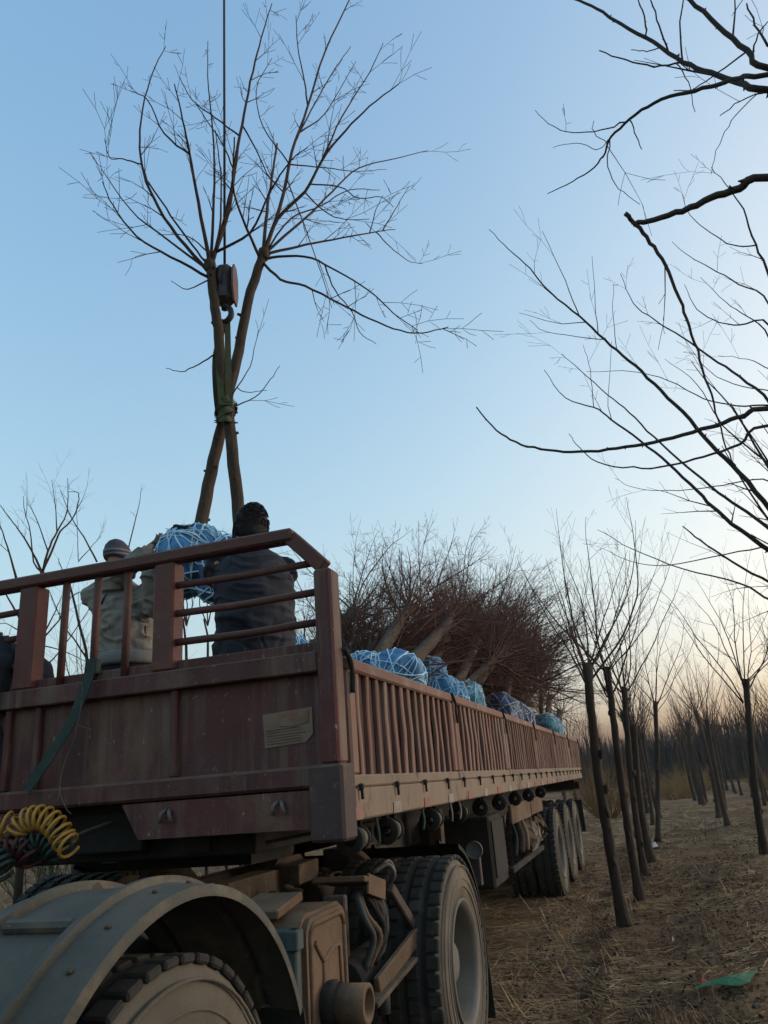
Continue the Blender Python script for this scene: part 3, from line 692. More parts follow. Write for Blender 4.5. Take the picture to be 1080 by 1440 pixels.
K(MB().tube([(-1.72, 1.55, .95), (-1.72, 2.55, .95)], .14, 18), 'air_tank', 'black')
K(MB().tube([(-3.0, 1.4, .98), (-2.2, 1.4, .98)], .10, 14), 'air_tank', 'chassis')
# coiled air lines
def coil(ctrl, R, r, turns, n=16):
    c = smooth_path(ctrl, 12); L = [0]
    for i in range(1, len(c)): L.append(L[-1] + (c[i] - c[i - 1]).length)
    out = []; N = turns * n
    for k in range(N + 1):
        s = L[-1] * k / N; i = max(j for j in range(len(L) - 1) if L[j] <= s + 1e-9); f = (s - L[i]) / (L[i + 1] - L[i])
        p = c[i].lerp(c[i + 1], f); t = (c[i + 1] - c[i]).normalized()
        a = V((0, 1, 0)); a = (a - t * a.dot(t)).normalized(); b = t.cross(a); th = 2 * PI * k / n
        out.append(p + (a * math.cos(th) + b * math.sin(th)) * R)
    return MB().tube(out, r, 6)
def fp(u, v, y=2.72): return onY(u, v, y)
K(coil([fp(-60, 1215), fp(-25, 1165), fp(8, 1158), fp(22, 1168)], .046, .0068, 5), 'coiled_air_line', 'yellow')
K(coil([fp(24, 1172), fp(36, 1155), fp(60, 1150), fp(80, 1164), fp(92, 1184), fp(100, 1192)], .046, .0068, 11), 'coiled_air_line', 'yellow')
K(coil([fp(-20, 1222), fp(2, 1205), fp(22, 1190), fp(38, 1196), fp(46, 1212)], .045, .0085, 8), 'coiled_air_line', 'red_hose')
K(coil([fp(40, 1196, 2.75), fp(56, 1180, 2.75), fp(72, 1184, 2.75), fp(82, 1202, 2.75)], .045, .0085, 7), 'coiled_air_line', 'green_hose')
K(coil([fp(-25, 1198, 2.6), fp(-6, 1210, 2.6), fp(6, 1228, 2.6)], .045, .0085, 6), 'coiled_air_line', 'green_hose')
K(MB().tube(smooth_path([fp(100, 1192), fp(108, 1176, 2.9), V((-2.42, 3.22, 1.36))]), .010, 6), 'air_line', 'black')
K(MB().box((-2.62, 2.42, 1.02), (.07, .07, .30)).bar((-2.95, 2.42, 1.19), (-2.5, 2.42, 1.19), .05, .05), 'hose_stand', 'black')

# webbing strap and string hanging from the headboard
a = [onY(u, v, y) for u, v, y in ((131, 925, 3.05), (126, 948, 3.05), (112, 985, 3.04), (96, 1022, 3.03), (66, 1068, 3.03), (36, 1112, 3.04))]
st = MB(); p = smooth_path(a, 5); n_ = len(p)
for i in range(n_ - 1):
    d = (p[i + 1] - p[i]).normalized(); q = d.cross(V((0, 1, 0))).normalized() * lerp(.018, .026, min(1, i / 6)); q2 = q
    st.add([p[i] - q, p[i] + q, p[i + 1] + q2, p[i + 1] - q2, p[i] - q + V((0, .006, 0)), p[i] + q + V((0, .006, 0)), p[i + 1] + q2 + V((0, .006, 0)), p[i + 1] - q2 + V((0, .006, 0))],
           [(0, 1, 2, 3), (4, 5, 6, 7), (0, 3, 7, 4), (1, 2, 6, 5)])
for k in range(3):
    z = 2.10 - k * .018; kn_ = kn_ if k else MB(); kn_.lathe([(-.018, .032), (.018, .034)], (-2.503 + .002, TY0 + .035, z), 'z', 14)
st_o = st.build('tie_down_strap', 'strap'); kn_.build('knot', 'strap', st_o)
tag(st_o, 'green webbing strap tied to an upright bar and hanging over the maroon panel', 'strap')
sg = MB()
for path in ([(115, 985, 3.03), (112, 1005, 3.03), (104, 1040, 3.03), (90, 1075, 3.03), (84, 1110, 3.0), (92, 1135, 2.98), (100, 1145, 2.98)], [(112, 1005, 3.03), (108, 1018, 3.03), (122, 1024, 3.03)], [(85, 1105, 3.0), (80, 1130, 2.98)], [(97, 968, 3.04), (108, 960, 3.04), (116, 964, 3.04), (115, 985, 3.03)]):
    sg.tube(smooth_path([onY(*q) for q in path], 4), .0018, 5)
tag(sg.build('plastic_string', 'rim'), 'thin pale plastic string dangling beside the green strap', 'string')

# ------------------------------------------------------------------ trees
def grow(mb, p, d, L, r, depth, up=.12, wob=.10, nside=4, tw=5, first=.25, minr=.0012, mi=0):
    n = max(3, int(L / .13)); path = [V(p)]; rs = [r]; d = V(d).normalized(); dirs = [d]
    for i in range(n):
        d = (d + V((random.gauss(0, wob), random.gauss(0, wob), random.gauss(0, wob) + up * .3))).normalized()
        path.append(path[-1] + d * (L / n)); rs.append(max(minr, r * (1 - .85 * ((i + 1) / n)))); dirs.append(d)
    mb.tube(path, rs, nside, cap=False, mi=mi)
    if depth > 0:
        for k in range(tw):
            i = int(lerp(first, .95, (k + random.random()) / tw) * n); i = min(max(i, 1), n - 1)
            q = dirs[i].orthogonal().normalized(); q.rotate(Matrix.Rotation(U(0, 6.28), 3, dirs[i]))
            dd = (dirs[i] + q * U(.45, 1.1)).normalized()
            grow(mb, path[i], dd, L * U(.22, .48) * (1 - .4 * i / n), rs[i] * .6, depth - 1, up, wob * 1.1, 3, max(2, tw - 2), .2, minr, mi)
def branch(mb, path, r0, r1, n=5, twigs=0, tl=.5, tr_=.35, depth=1, up=.3, knobs=0, minr=.0012):
    p = smooth_path(path, 4); k = len(p)
    p = [q + V((U(-1, 1), U(-1, 1), U(-1, 1))) * .004 if 0 < i < k - 1 else q for i, q in enumerate(p)]
    rs = [lerp(r0, r1, (i / (k - 1)) ** .8) for i in range(k)]
    mb.tube(p, rs, n)
    for j in range(twigs):
        i = min(k - 2, max(1, int(U(.2, 1) * k))); d = (p[i + 1] - p[i]).normalized()
        q = d.orthogonal().normalized(); q.rotate(Matrix.Rotation(U(0, 6.28), 3, d))
        grow(mb, p[i], d + q * U(.4, 1.0), tl * U(.4, 1.1), max(minr, rs[i] * .5), depth, up * .4, .10, 3, 3, .2, minr)
    for j in range(knobs):                                                           # thorn-like spurs
        i = min(k - 2, max(1, int(U(.02, .95) * k))); d = (p[i + 1] - p[i]).normalized()
        q = d.orthogonal().normalized(); q.rotate(Matrix.Rotation(U(0, 6.28), 3, d))
        mb.tube([p[i], p[i] + (q + d * .3) * rs[i] * 2.0], [rs[i] * .8, rs[i] * .15], 4, cap=False)
class Snap:                       # lets a side branch spring from the limb it is seen to leave
    def __init__(s): s.q = []
    def add(s, px, hds):
        for i in range(len(px) - 1):
            for t in (0, .25, .5, .75): s.q.append((lerp(px[i][0], px[i + 1][0], t), lerp(px[i][1], px[i + 1][1], t), lerp(hds[i], hds[i + 1], t), lerp(i, i + 1, t) / (len(px) - 1)))
    def near(s, u, v, lim=16):
        b = min(((x - u) ** 2 + (y - v) ** 2, x, y, h) for x, y, h, f in s.q) if s.q else None
        return b[1:] if b and b[0] < lim * lim else None
def trunk_mb(L, r0, r1, n=10, bend=.03, head=True, seed=0):
    random.seed(seed + 900); k = 26; path = []; rs = []
    bx, by = U(-bend, bend), U(-bend, bend)
    for i in range(k + 1):
        t = i / k
        path.append(V((bx * math.sin(t * PI) + U(-.004, .004), by * math.sin(t * PI * 1.4) + U(-.004, .004), t * L)))
        r = lerp(r0, r1, t) * (1 + U(-.07, .07)) * (1 + .45 * max(0, 1 - t * 9))
        if head and t > .93: r *= 1.22
        rs.append(r)
    mb = MB().tube(path, rs, n)
    for j in range(8):
        t = U(.15, .97); a = U(0, 6.28); c = V((0, 0, t * L)); d = V((math.cos(a), math.sin(a), .35))
        mb.tube([c, c + d * r1 * 1.22], [r1 * .5, r1 * .28], 6)
    return mb
def crown_mb(seed, n, Lmin, Lmax, spread, r=.011, depth=2, tw=6, low=.35, inner=.0):
    random.seed(seed); mb = MB()
    for k in range(n):
        a = 2 * PI * (k + random.random() * .8) / n; e = spread * U(.25, 1.15)
        d = V((math.cos(a) * math.sin(e), math.sin(a) * math.sin(e), math.cos(e)))
        p = V((math.cos(a) * .03, math.sin(a) * .03, -U(0, low) if k % 3 == 0 else -U(0, .08)))
        grow(mb, p, d, U(Lmin, Lmax), r * U(.6, 1.15), depth, .22, .075, 4, tw)
    return mb

# --- row trees at the right of the trailer
N_TV = 5
trunk_v = [trunk_mb(1.0, .052, .040, 10, .055, True, i).mesh('trunk', 'bark_dark') for i in range(N_TV)]
crown_v = [crown_mb(100 + i, 10, 1.2, 2.1, .85, .011, 2, 5).mesh('crown', 'twig') for i in range(N_TV)]
crown_s = [crown_mb(200 + i, 8, 1.2, 2.0, .65, .014, 1, 6).mesh('crown', 'twig') for i in range(3)]
def standing(base, top, rscale, vi, cscale=1.0, label=None, group=None, small=False, name='nursery_tree'):
    base, top = V(base), V(top); d = top - base; L = d.length
    e = empty(name, base); e.rotation_mode = 'QUATERNION'; e.rotation_quaternion = d.to_track_quat('Z', 'Y')
    t = put('trunk', trunk_v[vi % N_TV], e); t.scale = (rscale, rscale, L); t.rotation_euler = (0, 0, U(0, 6.28))
    c = put('crown', (crown_s[vi % 3] if small else crown_v[vi % N_TV]), e, (0, 0, L)); c.scale = (cscale,) * 3; c.rotation_euler = (0, 0, U(0, 6.28))
    tag(e, label, 'tree', group); return e
random.seed(4)
ROW = 'pollarded nursery trees standing in rows'
near = [((880, 1312), (826, 932), 1.02, 0, 1.0, 'dark pollarded tree with cut-off top, first in the row beside the trailer'),
        ((901, 1273), (851, 938), .93, 1, 1.05, 'dark slim pollarded tree, second in the row beside the trailer'),
        ((908, 1238), (876, 966), .93, 2, 1.1, 'pollarded tree with knobby head, third in the row beside the trailer'),
        ((917, 1216), (889, 1022), 1.25, 3, .9, 'stout short pollarded tree close behind the third tree of the row'),
        ((926, 1188), (921, 987), 1.0, 4, 1.1, 'upright pollarded tree with mossy green trunk at the end of the near row'),
        ((1078, 1214), (1045, 955), 1.05, 0, 1.25, 'tall pollarded tree with a wide open crown standing right of the path'),
        ((1024, 1164), (992, 1012), 1.1, 1, 1.0, None), ((1011, 1150), (978, 999), 1.15, 2, 1.0, None), ((988, 1131), (967, 1016), 2.0, 3, 1.0, None)]
for b, t, rs, vi, cs, lb in near:
    g = onZ(*b); g.z = gh(g.x, g.y) - .03
    d = ray(*t); hd = math.hypot(g.x, g.y) ; q = at(*t, hd)
    standing(g, q, rs, vi, cs, lb or 'pollarded tree in the cluster of leaning trunks beyond the path', ROW if not lb else None)
FARL = ['bare pollarded tree far along the row that passes beside the trailer', 'bare pollarded tree in the far row just right of the path', 'bare pollarded tree in the second far row right of the path', 'bare pollarded tree in the third far row right of the path', 'bare pollarded tree in the outermost far row', 'bare pollarded tree standing behind the tail of the trailer']
random.seed(8)
for i, (X, y0, y1, st_) in enumerate([(-.15, 19.5, 46, 2.9), (1.7, 24, 52, 2.6), (3.4, 14.5, 52, 2.3), (5.4, 22, 54, 2.8), (7.6, 30, 56, 3.2), (-2.4, 24, 50, 4.0)]):
    y = y0
    while y < y1:
        x = X + U(-.25, .25); h = U(2.1, 2.7); z = gh(x, y) - .03
        standing((x, y, z), (x + U(-.12, .12), y + U(-.12, .12), h), U(.85, 1.25), random.randrange(5), U(.85, 1.15),
                 FARL[i], 'far nursery trees in rows', small=y > 24)
        y += st_ * U(.75, 1.25)

# --- trees behind the trailer at the left
random.seed(21)
left = [((48, 962), (60, 806), 11.5, 'young bare tree forking behind the headboard post'), ]
def traced_tree(name, label, trunk_px, hd, r0, r1, branches, tw=3, mt=('bark_dark', 'twig'), tl=.5, group=None, base=True):
    tp = [at(u, v, hd) for u, v in trunk_px]
    e = empty(name, (tp[0].x, tp[0].y, 0))
    path = ([V((tp[0].x, tp[0].y, -.05))] if base else []) + tp
    tm = MB(); branch(tm, path, r0, r1, 9); o = tm.build('trunk', mt[0], e); local(e, o)
    cm = MB()
    for b in branches:
        px, ra, rb, dz = b[:4]; k = len(px)
        branch(cm, [at(u, v, hd + dz * i / (k - 1)) for i, (u, v) in enumerate(px)], ra, rb, 5, b[4] if len(b) > 4 else tw, tl)
    o = cm.build('crown', mt[1], e); local(e, o)
    tag(e, label, 'tree', group); return e
def z5(*pts): return [(x / 4, 640 + y / 4) for x, y in pts]
traced_tree('bare_tree', 'young bare tree forking high behind the headboard post', z5((200, 1260), (215, 1040), (238, 900), (238, 660)), 10.5, .05, .03, [
    (z5((238, 660), (270, 540), (320, 430), (370, 340), (382, 230), (380, 130)), .02, .004, .3),
    (z5((240, 650), (300, 520), (340, 430), (400, 370), (435, 290), (440, 215), (385, 205)), .018, .004, -.3),
    (z5((235, 660), (190, 560), (120, 440), (60, 360), (0, 280)), .018, .004, .5),
    (z5((235, 660), (190, 600), (170, 430), (140, 320), (130, 230)), .014, .003, -.4),
    (z5((320, 430), (310, 280), (290, 140)), .010, .003, .2), (z5((270, 540), (200, 350), (155, 270)), .010, .003, .4),
    (z5((215, 1060), (300, 900), (345, 800)), .014, .004, -.5), (z5((215, 1060), (330, 930), (400, 800), (510, 745)), .014, .004, .5),
    (z5((215, 1065), (350, 1100), (480, 1160)), .010, .004, .3)], 3, tl=.6)
traced_tree('bare_tree', 'bare tree leaning at the far edge behind the left rail', z5((60, 1290), (30, 1120), (0, 1000)), 12, .045, .035, [
    (z5((90, 690), (60, 580), (20, 450), (-10, 380)), .02, .006, .2), (z5((110, 920), (60, 830), (20, 760), (-30, 690)), .018, .006, -.3),
    (z5((60, 1150), (20, 1080), (-30, 980)), .02, .01, .3), (z5((95, 980), (40, 950), (-10, 945)), .01, .004, .3)], 3, tl=.8)
traced_tree('bare_tree', 'slim bare tree crossing branches behind the upright bars', z5((480, 1290), (490, 1150), (440, 920), (395, 740)), 11, .03, .014, [
    (z5((545, 600), (470, 460), (400, 350), (340, 200)), .014, .004, .3), (z5((440, 600), (510, 520), (570, 455)), .008, .003, -.3),
    (z5((440, 590), (435, 420), (430, 300)), .006, .003, .3), (z5((490, 1150), (420, 1040), (360, 960), (280, 770)), .014, .005, .3),
    (z5((200, 1240), (330, 1110), (440, 960), (510, 850)), .012, .005, .3), (z5((395, 740), (340, 620), (330, 580)), .01, .004, .4)], 3, tl=.6)
traced_tree('bare_tree', 'single whippy bare tree rising behind the knit cap', [(176, 940), (178, 830), (180, 775)], 10, .022, .012, [
    ([(180, 775), (189, 735), (195, 712), (199, 686)], .010, .003, .2, 2)], 2, tl=.3)
for j, u in enumerate((262, 292, 318, 336)):
    traced_tree('bare_tree', 'thin bare sapling seen between the horizontal bars', [(u, 935), (u + U(-3, 3), 900), (u + U(-6, 6), 870)], 13 + j * 1.5, .03, .016, [
        ([(u, 880), (u + U(-14, 14), 840), (u + U(-22, 22), 800), (u + U(-26, 26), 770)], .014, .003, U(-.5, .5), 4) for q in range(4)], 3, tl=.8, group='saplings beyond the trailer')
# low olive bush beyond
def bush(name, label, pos, w_, h_, n, mt):
    random.seed(int(pos[0] * 10)); mb = MB()
    for i in range(n):
        a = U(0, 6.28); r = math.sqrt(random.random()) * w_
        grow(mb, (math.cos(a) * r * .3, math.sin(a) * r * .3, 0), V((math.cos(a) * r, math.sin(a) * r, h_ * U(.6, 1.1))), h_ * U(.7, 1.15), .012, 1, .05, .12, 3, 7)
    e = mb.build(name, mt); e.location = pos; tag(e, label, 'bush'); return e
p = at(110, 1000, 13); bush('olive_bush', 'low olive-green bush behind the upright bars', (p.x, p.y, 0), 1.6, 2.3, 60, 'bush')
p = at(330, 1000, 20); bush('olive_bush', 'olive bush far behind the dark-coated worker', (p.x, p.y, 0), 1.8, 3.0, 50, 'bush')
p = at(838, 1050, 26); bush('dry_reed_clump', 'tall orange-brown reed clump beyond the trailer tail', (p.x, p.y, 0), 1.0, 1.7, 150, 'reed')
p = at(958, 1050, 48); bush('dry_reed_clump', 'far ochre reed clump at the end of the path', (p.x, p.y, 0), 1.6, 1.5, 150, 'reed')
p = at(905, 1050, 55); bush('dry_reed_clump', 'far ochre reed clump behind the near row', (p.x, p.y, 0), 1.6, 1.3, 120, 'bush')

for u_, hd_ in ((898, 38), (915, 42), (940, 36), (972, 44), (1068, 40)):
    p = at(u_, 1050, hd_); bush('dry_reed_clump', 'low ochre reed clump in the strip beyond the tree rows', (p.x, p.y, 0), 1.5, 1.15, 110, 'reed')['group'] = 'reed clumps beyond the rows'
# --- root ball
def ball_mb(seed, r):
    random.seed(seed); mb = MB(); n, k = 34, 22; vs = []
    for i in range(k + 1):
        ph = PI * i / k
        for j in range(n):
            th = 2 * PI * j / n; d = V((math.sin(ph) * math.cos(th), math.sin(ph) * math.sin(th), math.cos(ph)))
            q = r * (1 + .16 * noise.noise(d * 1.9 + V((seed * 3.1, 0, 0))) + .08 * noise.noise(d * 5.5 + V((seed, 5, 0))) + .04 * noise.noise(d * 13))
            vs.append(V((d.x * q, d.y * q, d.z * q * .88)))
    fs = [(i * n + j, i * n + (j + 1) % n, (i + 1) * n + (j + 1) % n, (i + 1) * n + j) for i in range(k) for j in range(n)]
    mb.add(vs, fs, True); return mb
def cord_mb(seed, r, loops=20, th_=.0062):
    random.seed(seed); mb = MB()
    for i in range(loops):
        ax = V((random.gauss(0, 1), random.gauss(0, 1), random.gauss(0, .6))).normalized(); off = U(-.45, .45)
        a = ax.orthogonal().normalized(); b = ax.cross(a); out = []
        for j in range(33):
            t = 2 * PI * j / 32; d = (ax * off + (a * math.cos(t) + b * math.sin(t)) * math.sqrt(1 - off * off)).normalized()
            q = r * (1 + .16 * noise.noise(d * 1.9 + V((seed * 3.1, 0, 0))) + .08 * noise.noise(d * 5.5 + V((seed, 5, 0))) + .04 * noise.noise(d * 13)) + .004 + U(0, .006)
            out.append(V((d.x * q, d.y * q, d.z * q * .88)))
        mb.tube(out, th_ * U(.6, 1.25), 4, cap=False)
    return mb
BALLS = [ball_mb(i, .27) for i in range(4)]
BALL = {w_: [b.mesh('root_ball', w_) for b in BALLS] for w_ in ('blue_wrap', 'navy_wrap', 'teal_wrap')}
CORD = {c: [cord_mb(i, .27).mesh('cord', c) for i in range(4)] for c in ('cord', 'white_cord')}
# --- loaded trees lying back on the trailer
LT = 4
ltrunk = [trunk_mb(1.0, .062, .048, 10, .03, True, 50 + i).mesh('trunk', 'bark') for i in range(LT)]
lcrown = [crown_mb(300 + i, 24, .7, 1.5, 1.1, .011, 2, 7, .8).mesh('crown', 'twig_load') for i in range(LT)]
def loaded(base, head, rs, vi, label, group, wrap='blue_wrap', cord='cord', bs=1.0, cs=1.0):
    base, head = V(base), V(head); d = head - base; L = d.length
    e = empty('loaded_tree', base); e.rotation_mode = 'QUATERNION'; e.rotation_quaternion = d.to_track_quat('Z', 'Y')
    t = put('trunk', ltrunk[vi % LT], e); t.scale = (rs, rs, L); t.rotation_euler = (0, 0, U(0, 6.28))
    c = put('crown', lcrown[vi % LT], e, (0, 0, L)); c.scale = (cs,) * 3; c.rotation_euler = (0, 0, U(0, 6.28))
    b = put('root_ball', BALL[wrap][vi % 4], e, (0, 0, -.16 * bs)); b.scale = (bs,) * 3
    b.rotation_euler = (U(-.3, .3), U(-.3, .3), U(0, 6.28))
    put('cord', CORD[cord][vi % 4], b)
    tag(e, label, 'tree', group); return e
def head_on(base, u, v, L):                 # head on the sight line (u, v), L metres from the base, on the far side
    d = ray(u, v).normalized(); o = V((0, 0, CAMH)) - V(base); b = o.dot(d); c = o.length_squared - L * L
    t = -b + math.sqrt(max(0, b * b - c)); return V((0, 0, CAMH)) + d * t
random.seed(31)
lb0 = 'loaded tree leaning back with its %s root ball showing over the side board'
def ld(bu, bv, X, hu, hv, rs, vi, label, **kw):          # trunk from the ball along the sight line of its head, dipping back
    b = onX(bu, bv, X); h = onX(hu, hv, X - .12); d = h - b
    L = min(d.length, 2.3)
    return loaded(b, b + d.normalized() * L, rs, vi, label, None, **kw)
ld(563, 950, -1.52, 640, 862, .95, 0, lb0 % 'large bright blue', bs=.74)
ld(603, 945, -1.75, 645, 868, .8, 1, 'loaded tree leaning just behind the large bright blue root ball', bs=.7)
ld(520, 946, -1.80, 578, 852, .95, 2, 'loaded tree in front of the large bright blue root ball', bs=.7)
ld(630, 978, -1.52, 676, 892, .9, 3, lb0 % 'cross-corded mid-blue', bs=.72)
ld(655, 982, -1.52, 690, 920, .8, 1, lb0 % 'small teal', wrap='teal_wrap', bs=.72)
ld(703, 1001, -1.52, 722, 935, .9, 0, lb0 % 'whitish corded navy', wrap='navy_wrap', cord='white_cord', bs=.9)
ld(728, 1009, -1.52, 745, 940, .9, 2, lb0 % 'second white-corded navy', wrap='navy_wrap', cord='white_cord', bs=.85)
ld(768, 1023, -1.52, 776, 965, .9, 3, lb0 % 'rearmost turquoise', wrap='teal_wrap', bs=1.0)
ld(780, 1026, -1.70, 799, 968, 1.2, 1, 'stout loaded tree at the tail of the trailer', wrap='navy_wrap', bs=.8)
ld(420, 925, -2.55, 500, 862, 1.3, 0, 'thick loaded tree behind the corner of the headboard', bs=.7)
for i in range(12):
    b = V((-1.85 - .11 * i + U(-.1, .1), 4.75 + .09 * i + U(-.15, .25), U(1.75, 1.95))); an = rad(U(14, 28)); h = b + V((U(-.2, .25), math.cos(an), math.sin(an))).normalized() * U(1.3, 1.8)
    loaded(b, h, U(.6, .8), i + 1, 'bare tree at the front of the load, close behind the dark-coated worker', 'trees heaped on the trailer', wrap=random.choice(['blue_wrap', 'navy_wrap']), bs=.6, cs=U(.85, 1.05))
NH = 104
for i in range(NH):                                                          # the heap behind them
    t = i / (NH - 1); y = 5.5 + 8.1 * t + U(-.25, .25)
    xs = [-1.75, -2.2, -2.7, -3.3]; x = xs[i % 4] + U(-.15, .15)
    if x < -2.4: y += 1.2
    if x < -3.0: y += .8
    b = V((x, min(y, 13.6), U(1.72, 2.0))); an = rad(U(13, 30) + 24 * t); L = U(1.5, 2.15) + .3 * t
    h = b + V((U(-.30, .25), math.cos(an), math.sin(an))).normalized() * L
    loaded(b, h, U(.6, .85), i, 'bare tree buried in the load, lying ' + ['next to the slatted side boards', 'right of the middle of the deck', 'left of the middle of the deck', 'along the far side of the deck'][i % 4], 'trees heaped on the trailer', wrap=random.choice(['blue_wrap', 'navy_wrap', 'teal_wrap']), bs=.65, cs=U(.9, 1.1) + .2 * t)

# --- the two trees hanging from the crane
def zt(*pts): return [(120 + x / 2.0769, y / 2.0769) for x, y in pts]
def hung(label, trunk_px, hd, r0, r1, branches, ballpx, bhd, vi, wrap, cord, bs):
    tp = [at(u, v, hd) for u, v in trunk_px]
    bc = at(*ballpx, bhd)
    e = empty('hoisted_tree', bc)
    tm = MB(); branch(tm, [bc.lerp(tp[0], .45)] + tp, r0, r1, 10)
    tm.lathe([(-.06, r1), (-.02, r1 * 1.35), (.03, r1 * 1.25), (.04, .0)], tp[-1], 'z', 9)
    for j in range(9):
        i = random.randrange(len(tp) - 1); c = tp[i].lerp(tp[i + 1], random.random()); a = U(0, 6.28); d = V((math.cos(a), math.sin(a), .3)); tm.tube([c, c + d * r0 * 1.25], [r0 * .4, r0 * .2], 5)
    local(e, tm.build('trunk', 'bark', e)); cm = MB(); sn = Snap(); ts = Snap(); ts.add(trunk_px, [hd] * len(trunk_px))
    for b in branches:
        px, ra, rb, dz, tw = b; k = len(px); h0 = hd; px = list(px)
        if min(math.hypot(px[0][0] - u, px[0][1] - v) for u, v in trunk_px) > 14:
            g_ = sn.near(*px[0], 30)
            if g_: px[0] = g_[:2]; h0 = g_[2]
        else: px[0] = ts.near(*px[0], 60)[:2]
        hds = [h0 + dz * (i / (k - 1)) ** 1.3 for i in range(k)]; sn.add(px, hds)
        branch(cm, [at(u, v, hds[i]) for i, (u, v) in enumerate(px)], ra * 1.2, rb * 1.15, 5, tw + (2 if tw > 2 else 0), .48, depth=1, up=.25, minr=.0019)
    local(e, cm.build('crown', 'twig', e))
    b = put('root_ball', BALL[wrap][vi], e); b.scale = (bs,) * 3; b.rotation_euler = (U(0, 3), U(0, 3), U(0, 3)); put('cord', CORD[cord][vi], b)
    return tag(e, label, 'tree'), b
random.seed(77)
RB = [((515, 740), (560, 640), (640, 560), (690, 470), (760, 380), (830, 310), (915, 245), .017, .004, -.6, 6),
      ((520, 735), (570, 600), (605, 440), (650, 310), (700, 150), (770, 0), (790, -60), .017, .004, .5, 6),
      ((505, 735), (530, 620), (545, 520), (560, 420), .015, .009, .8, 5),
      ((530, 740), (620, 720), (720, 700), (830, 680), (905, 670), .012, .003, .4, 5),
      ((525, 770), (580, 748), (660, 755), (740, 795), (830, 850), (900, 915), (970, 965), .011, .003, -.4, 6),
      ((510, 820), (570, 815), (640, 835), (740, 885), (830, 930), (920, 965), (985, 972), (1060, 955), .011, .003, -.9, 5),
      ((530, 730), (640, 640), (720, 560), (800, 490), (900, 465), (1000, 440), .011, .003, .9, 5),
      ((495, 755), (460, 640), (430, 540), (440, 440), .012, .004, -.9, 4),
      ((610, 420), (660, 320), (730, 200), (775, 135), .008, .003, .3, 3), ((655, 310), (640, 240), (620, 130), (615, 45), .008, .003, -.3, 3),
      ((690, 470), (750, 340), (830, 210), (870, 125), .008, .003, .3, 3), ((640, 400), (700, 330), (790, 180), .007, .003, .5, 3),
      ((540, 720), (600, 640), (690, 600), (770, 555), (860, 555), .008, .003, .5, 4), ((830, 680), (850, 610), (870, 570), .005, .002, 0, 1),
      ((860, 672), (900, 620), (945, 545), .006, .002, 0, 1), ((850, 680), (890, 720), (940, 760), (985, 770), .005, .002, .2, 2),
      ((700, 780), (730, 850), (780, 910), (800, 970), (850, 1005), .006, .002, 0, 2), ((630, 560), (700, 620), (760, 640), (830, 640), .006, .002, -.5, 3),
      ((600, 500), (700, 490), (790, 500), (880, 495), .006, .002, .5, 2), ((660, 530), (740, 545), (800, 580), (860, 575), (900, 605), .006, .002, -.6, 2),
      ((590, 470), (520, 370), (500, 260), (545, 170), .006, .003, .5, 3), ((620, 520), (640, 660), (690, 800), (720, 900), .006, .002, -.8, 3)]
LB = [((360, 805), (270, 690), (200, 580), (165, 480), (160, 380), (175, 285), (205, 190), (235, 135), .014, .003, .3, 6),
      ((355, 800), (240, 700), (130, 610), (45, 490), .010, .003, .8, 4), ((360, 815), (250, 750), (150, 690), (80, 600), (50, 530), .011, .003, -.5, 5),
      ((355, 760), (330, 590), (305, 450), (285, 350), (260, 245), .015, .004, -.4, 6), ((370, 765), (375, 580), (375, 420), (360, 260), (358, 120), .012, .003, .4, 5),
      ((385, 770), (420, 600), (445, 430), (470, 300), (495, 180), (520, 90), (545, 10), .017, .004, .2, 8), ((392, 765), (405, 640), (430, 520), (435, 400), .012, .005, -.5, 4),
      ((305, 450), (230, 390), (180, 290), (135, 268), .008, .003, .2, 3), ((165, 490), (110, 465), (70, 460), (55, 405), .006, .002, -.2, 3),
      ((360, 850), (300, 845), (250, 820), .006, .002, -.2, 0), ((410, 760), (480, 680), (540, 560), (600, 470), (650, 430), .011, .003, -.8, 5),
      ((180, 520), (250, 630), (300, 700), (350, 765), .006, .008, .2, 2), ((435, 395), (380, 345), (310, 290), (275, 225), .007, .003, .3, 3),
      ((440, 500), (400, 420), (340, 330), (320, 300), .006, .003, .5, 3), ((470, 360), (510, 460), (540, 520), (600, 560), .007, .003, .6, 3),
      ((400, 765), (395, 640), (395, 500), (380, 380), .010, .004, .7, 4), ((350, 740), (300, 690), (210, 685), .006, .002, .5, 2)]
LOWB = [((385, 1030), (330, 1065), (280, 1085), (235, 1075), .006, .002, -.2, 0), ((430, 1150), (480, 1070), (505, 965), .005, .002, .2, 1), ((440, 1190), (495, 1160), (540, 1110), (568, 1068), .005, .002, 0, 1), ((425, 1115), (470, 1145), (530, 1140), .004, .002, .2, 0)]
def conv(B): return [(zt(*b[:-4]), *b[-4:]) for b in B]
h1, b1 = hung('hoisted bare tree whose trunk leans right, netted blue root ball gripped by workers', [(283, 734), (297, 664), (312, 600), (323, 544), (336, 492), (348, 427), (367, 366), (371, 356)], 5.22, .050, .036, conv(RB), (268, 788), 5.1, 0, 'blue_wrap', 'cord', .92)
h2, b2 = hung('hoisted bare tree whose trunk leans left, crossing the other hanging trunk', [(336, 722), (326, 632), (321, 575), (312, 528), (308, 471), (302, 433), (298, 392), (295, 372)], 5.06, .048, .036, conv(LB) + conv(LOWB), (332, 806), 4.98, 2, 'navy_wrap', 'cord', .95)
p = at(262, 748, 5.0) - h1.location
mb = MB(); random.seed(3)
for k in range(26): mb.tube([p + V((U(-.07, .07), U(-.07, .07), U(-.03, .03))) for q in range(4)], .018, 5)
o = mb.build('green_net_tuft', 'dgreen', h1)
mb = MB()
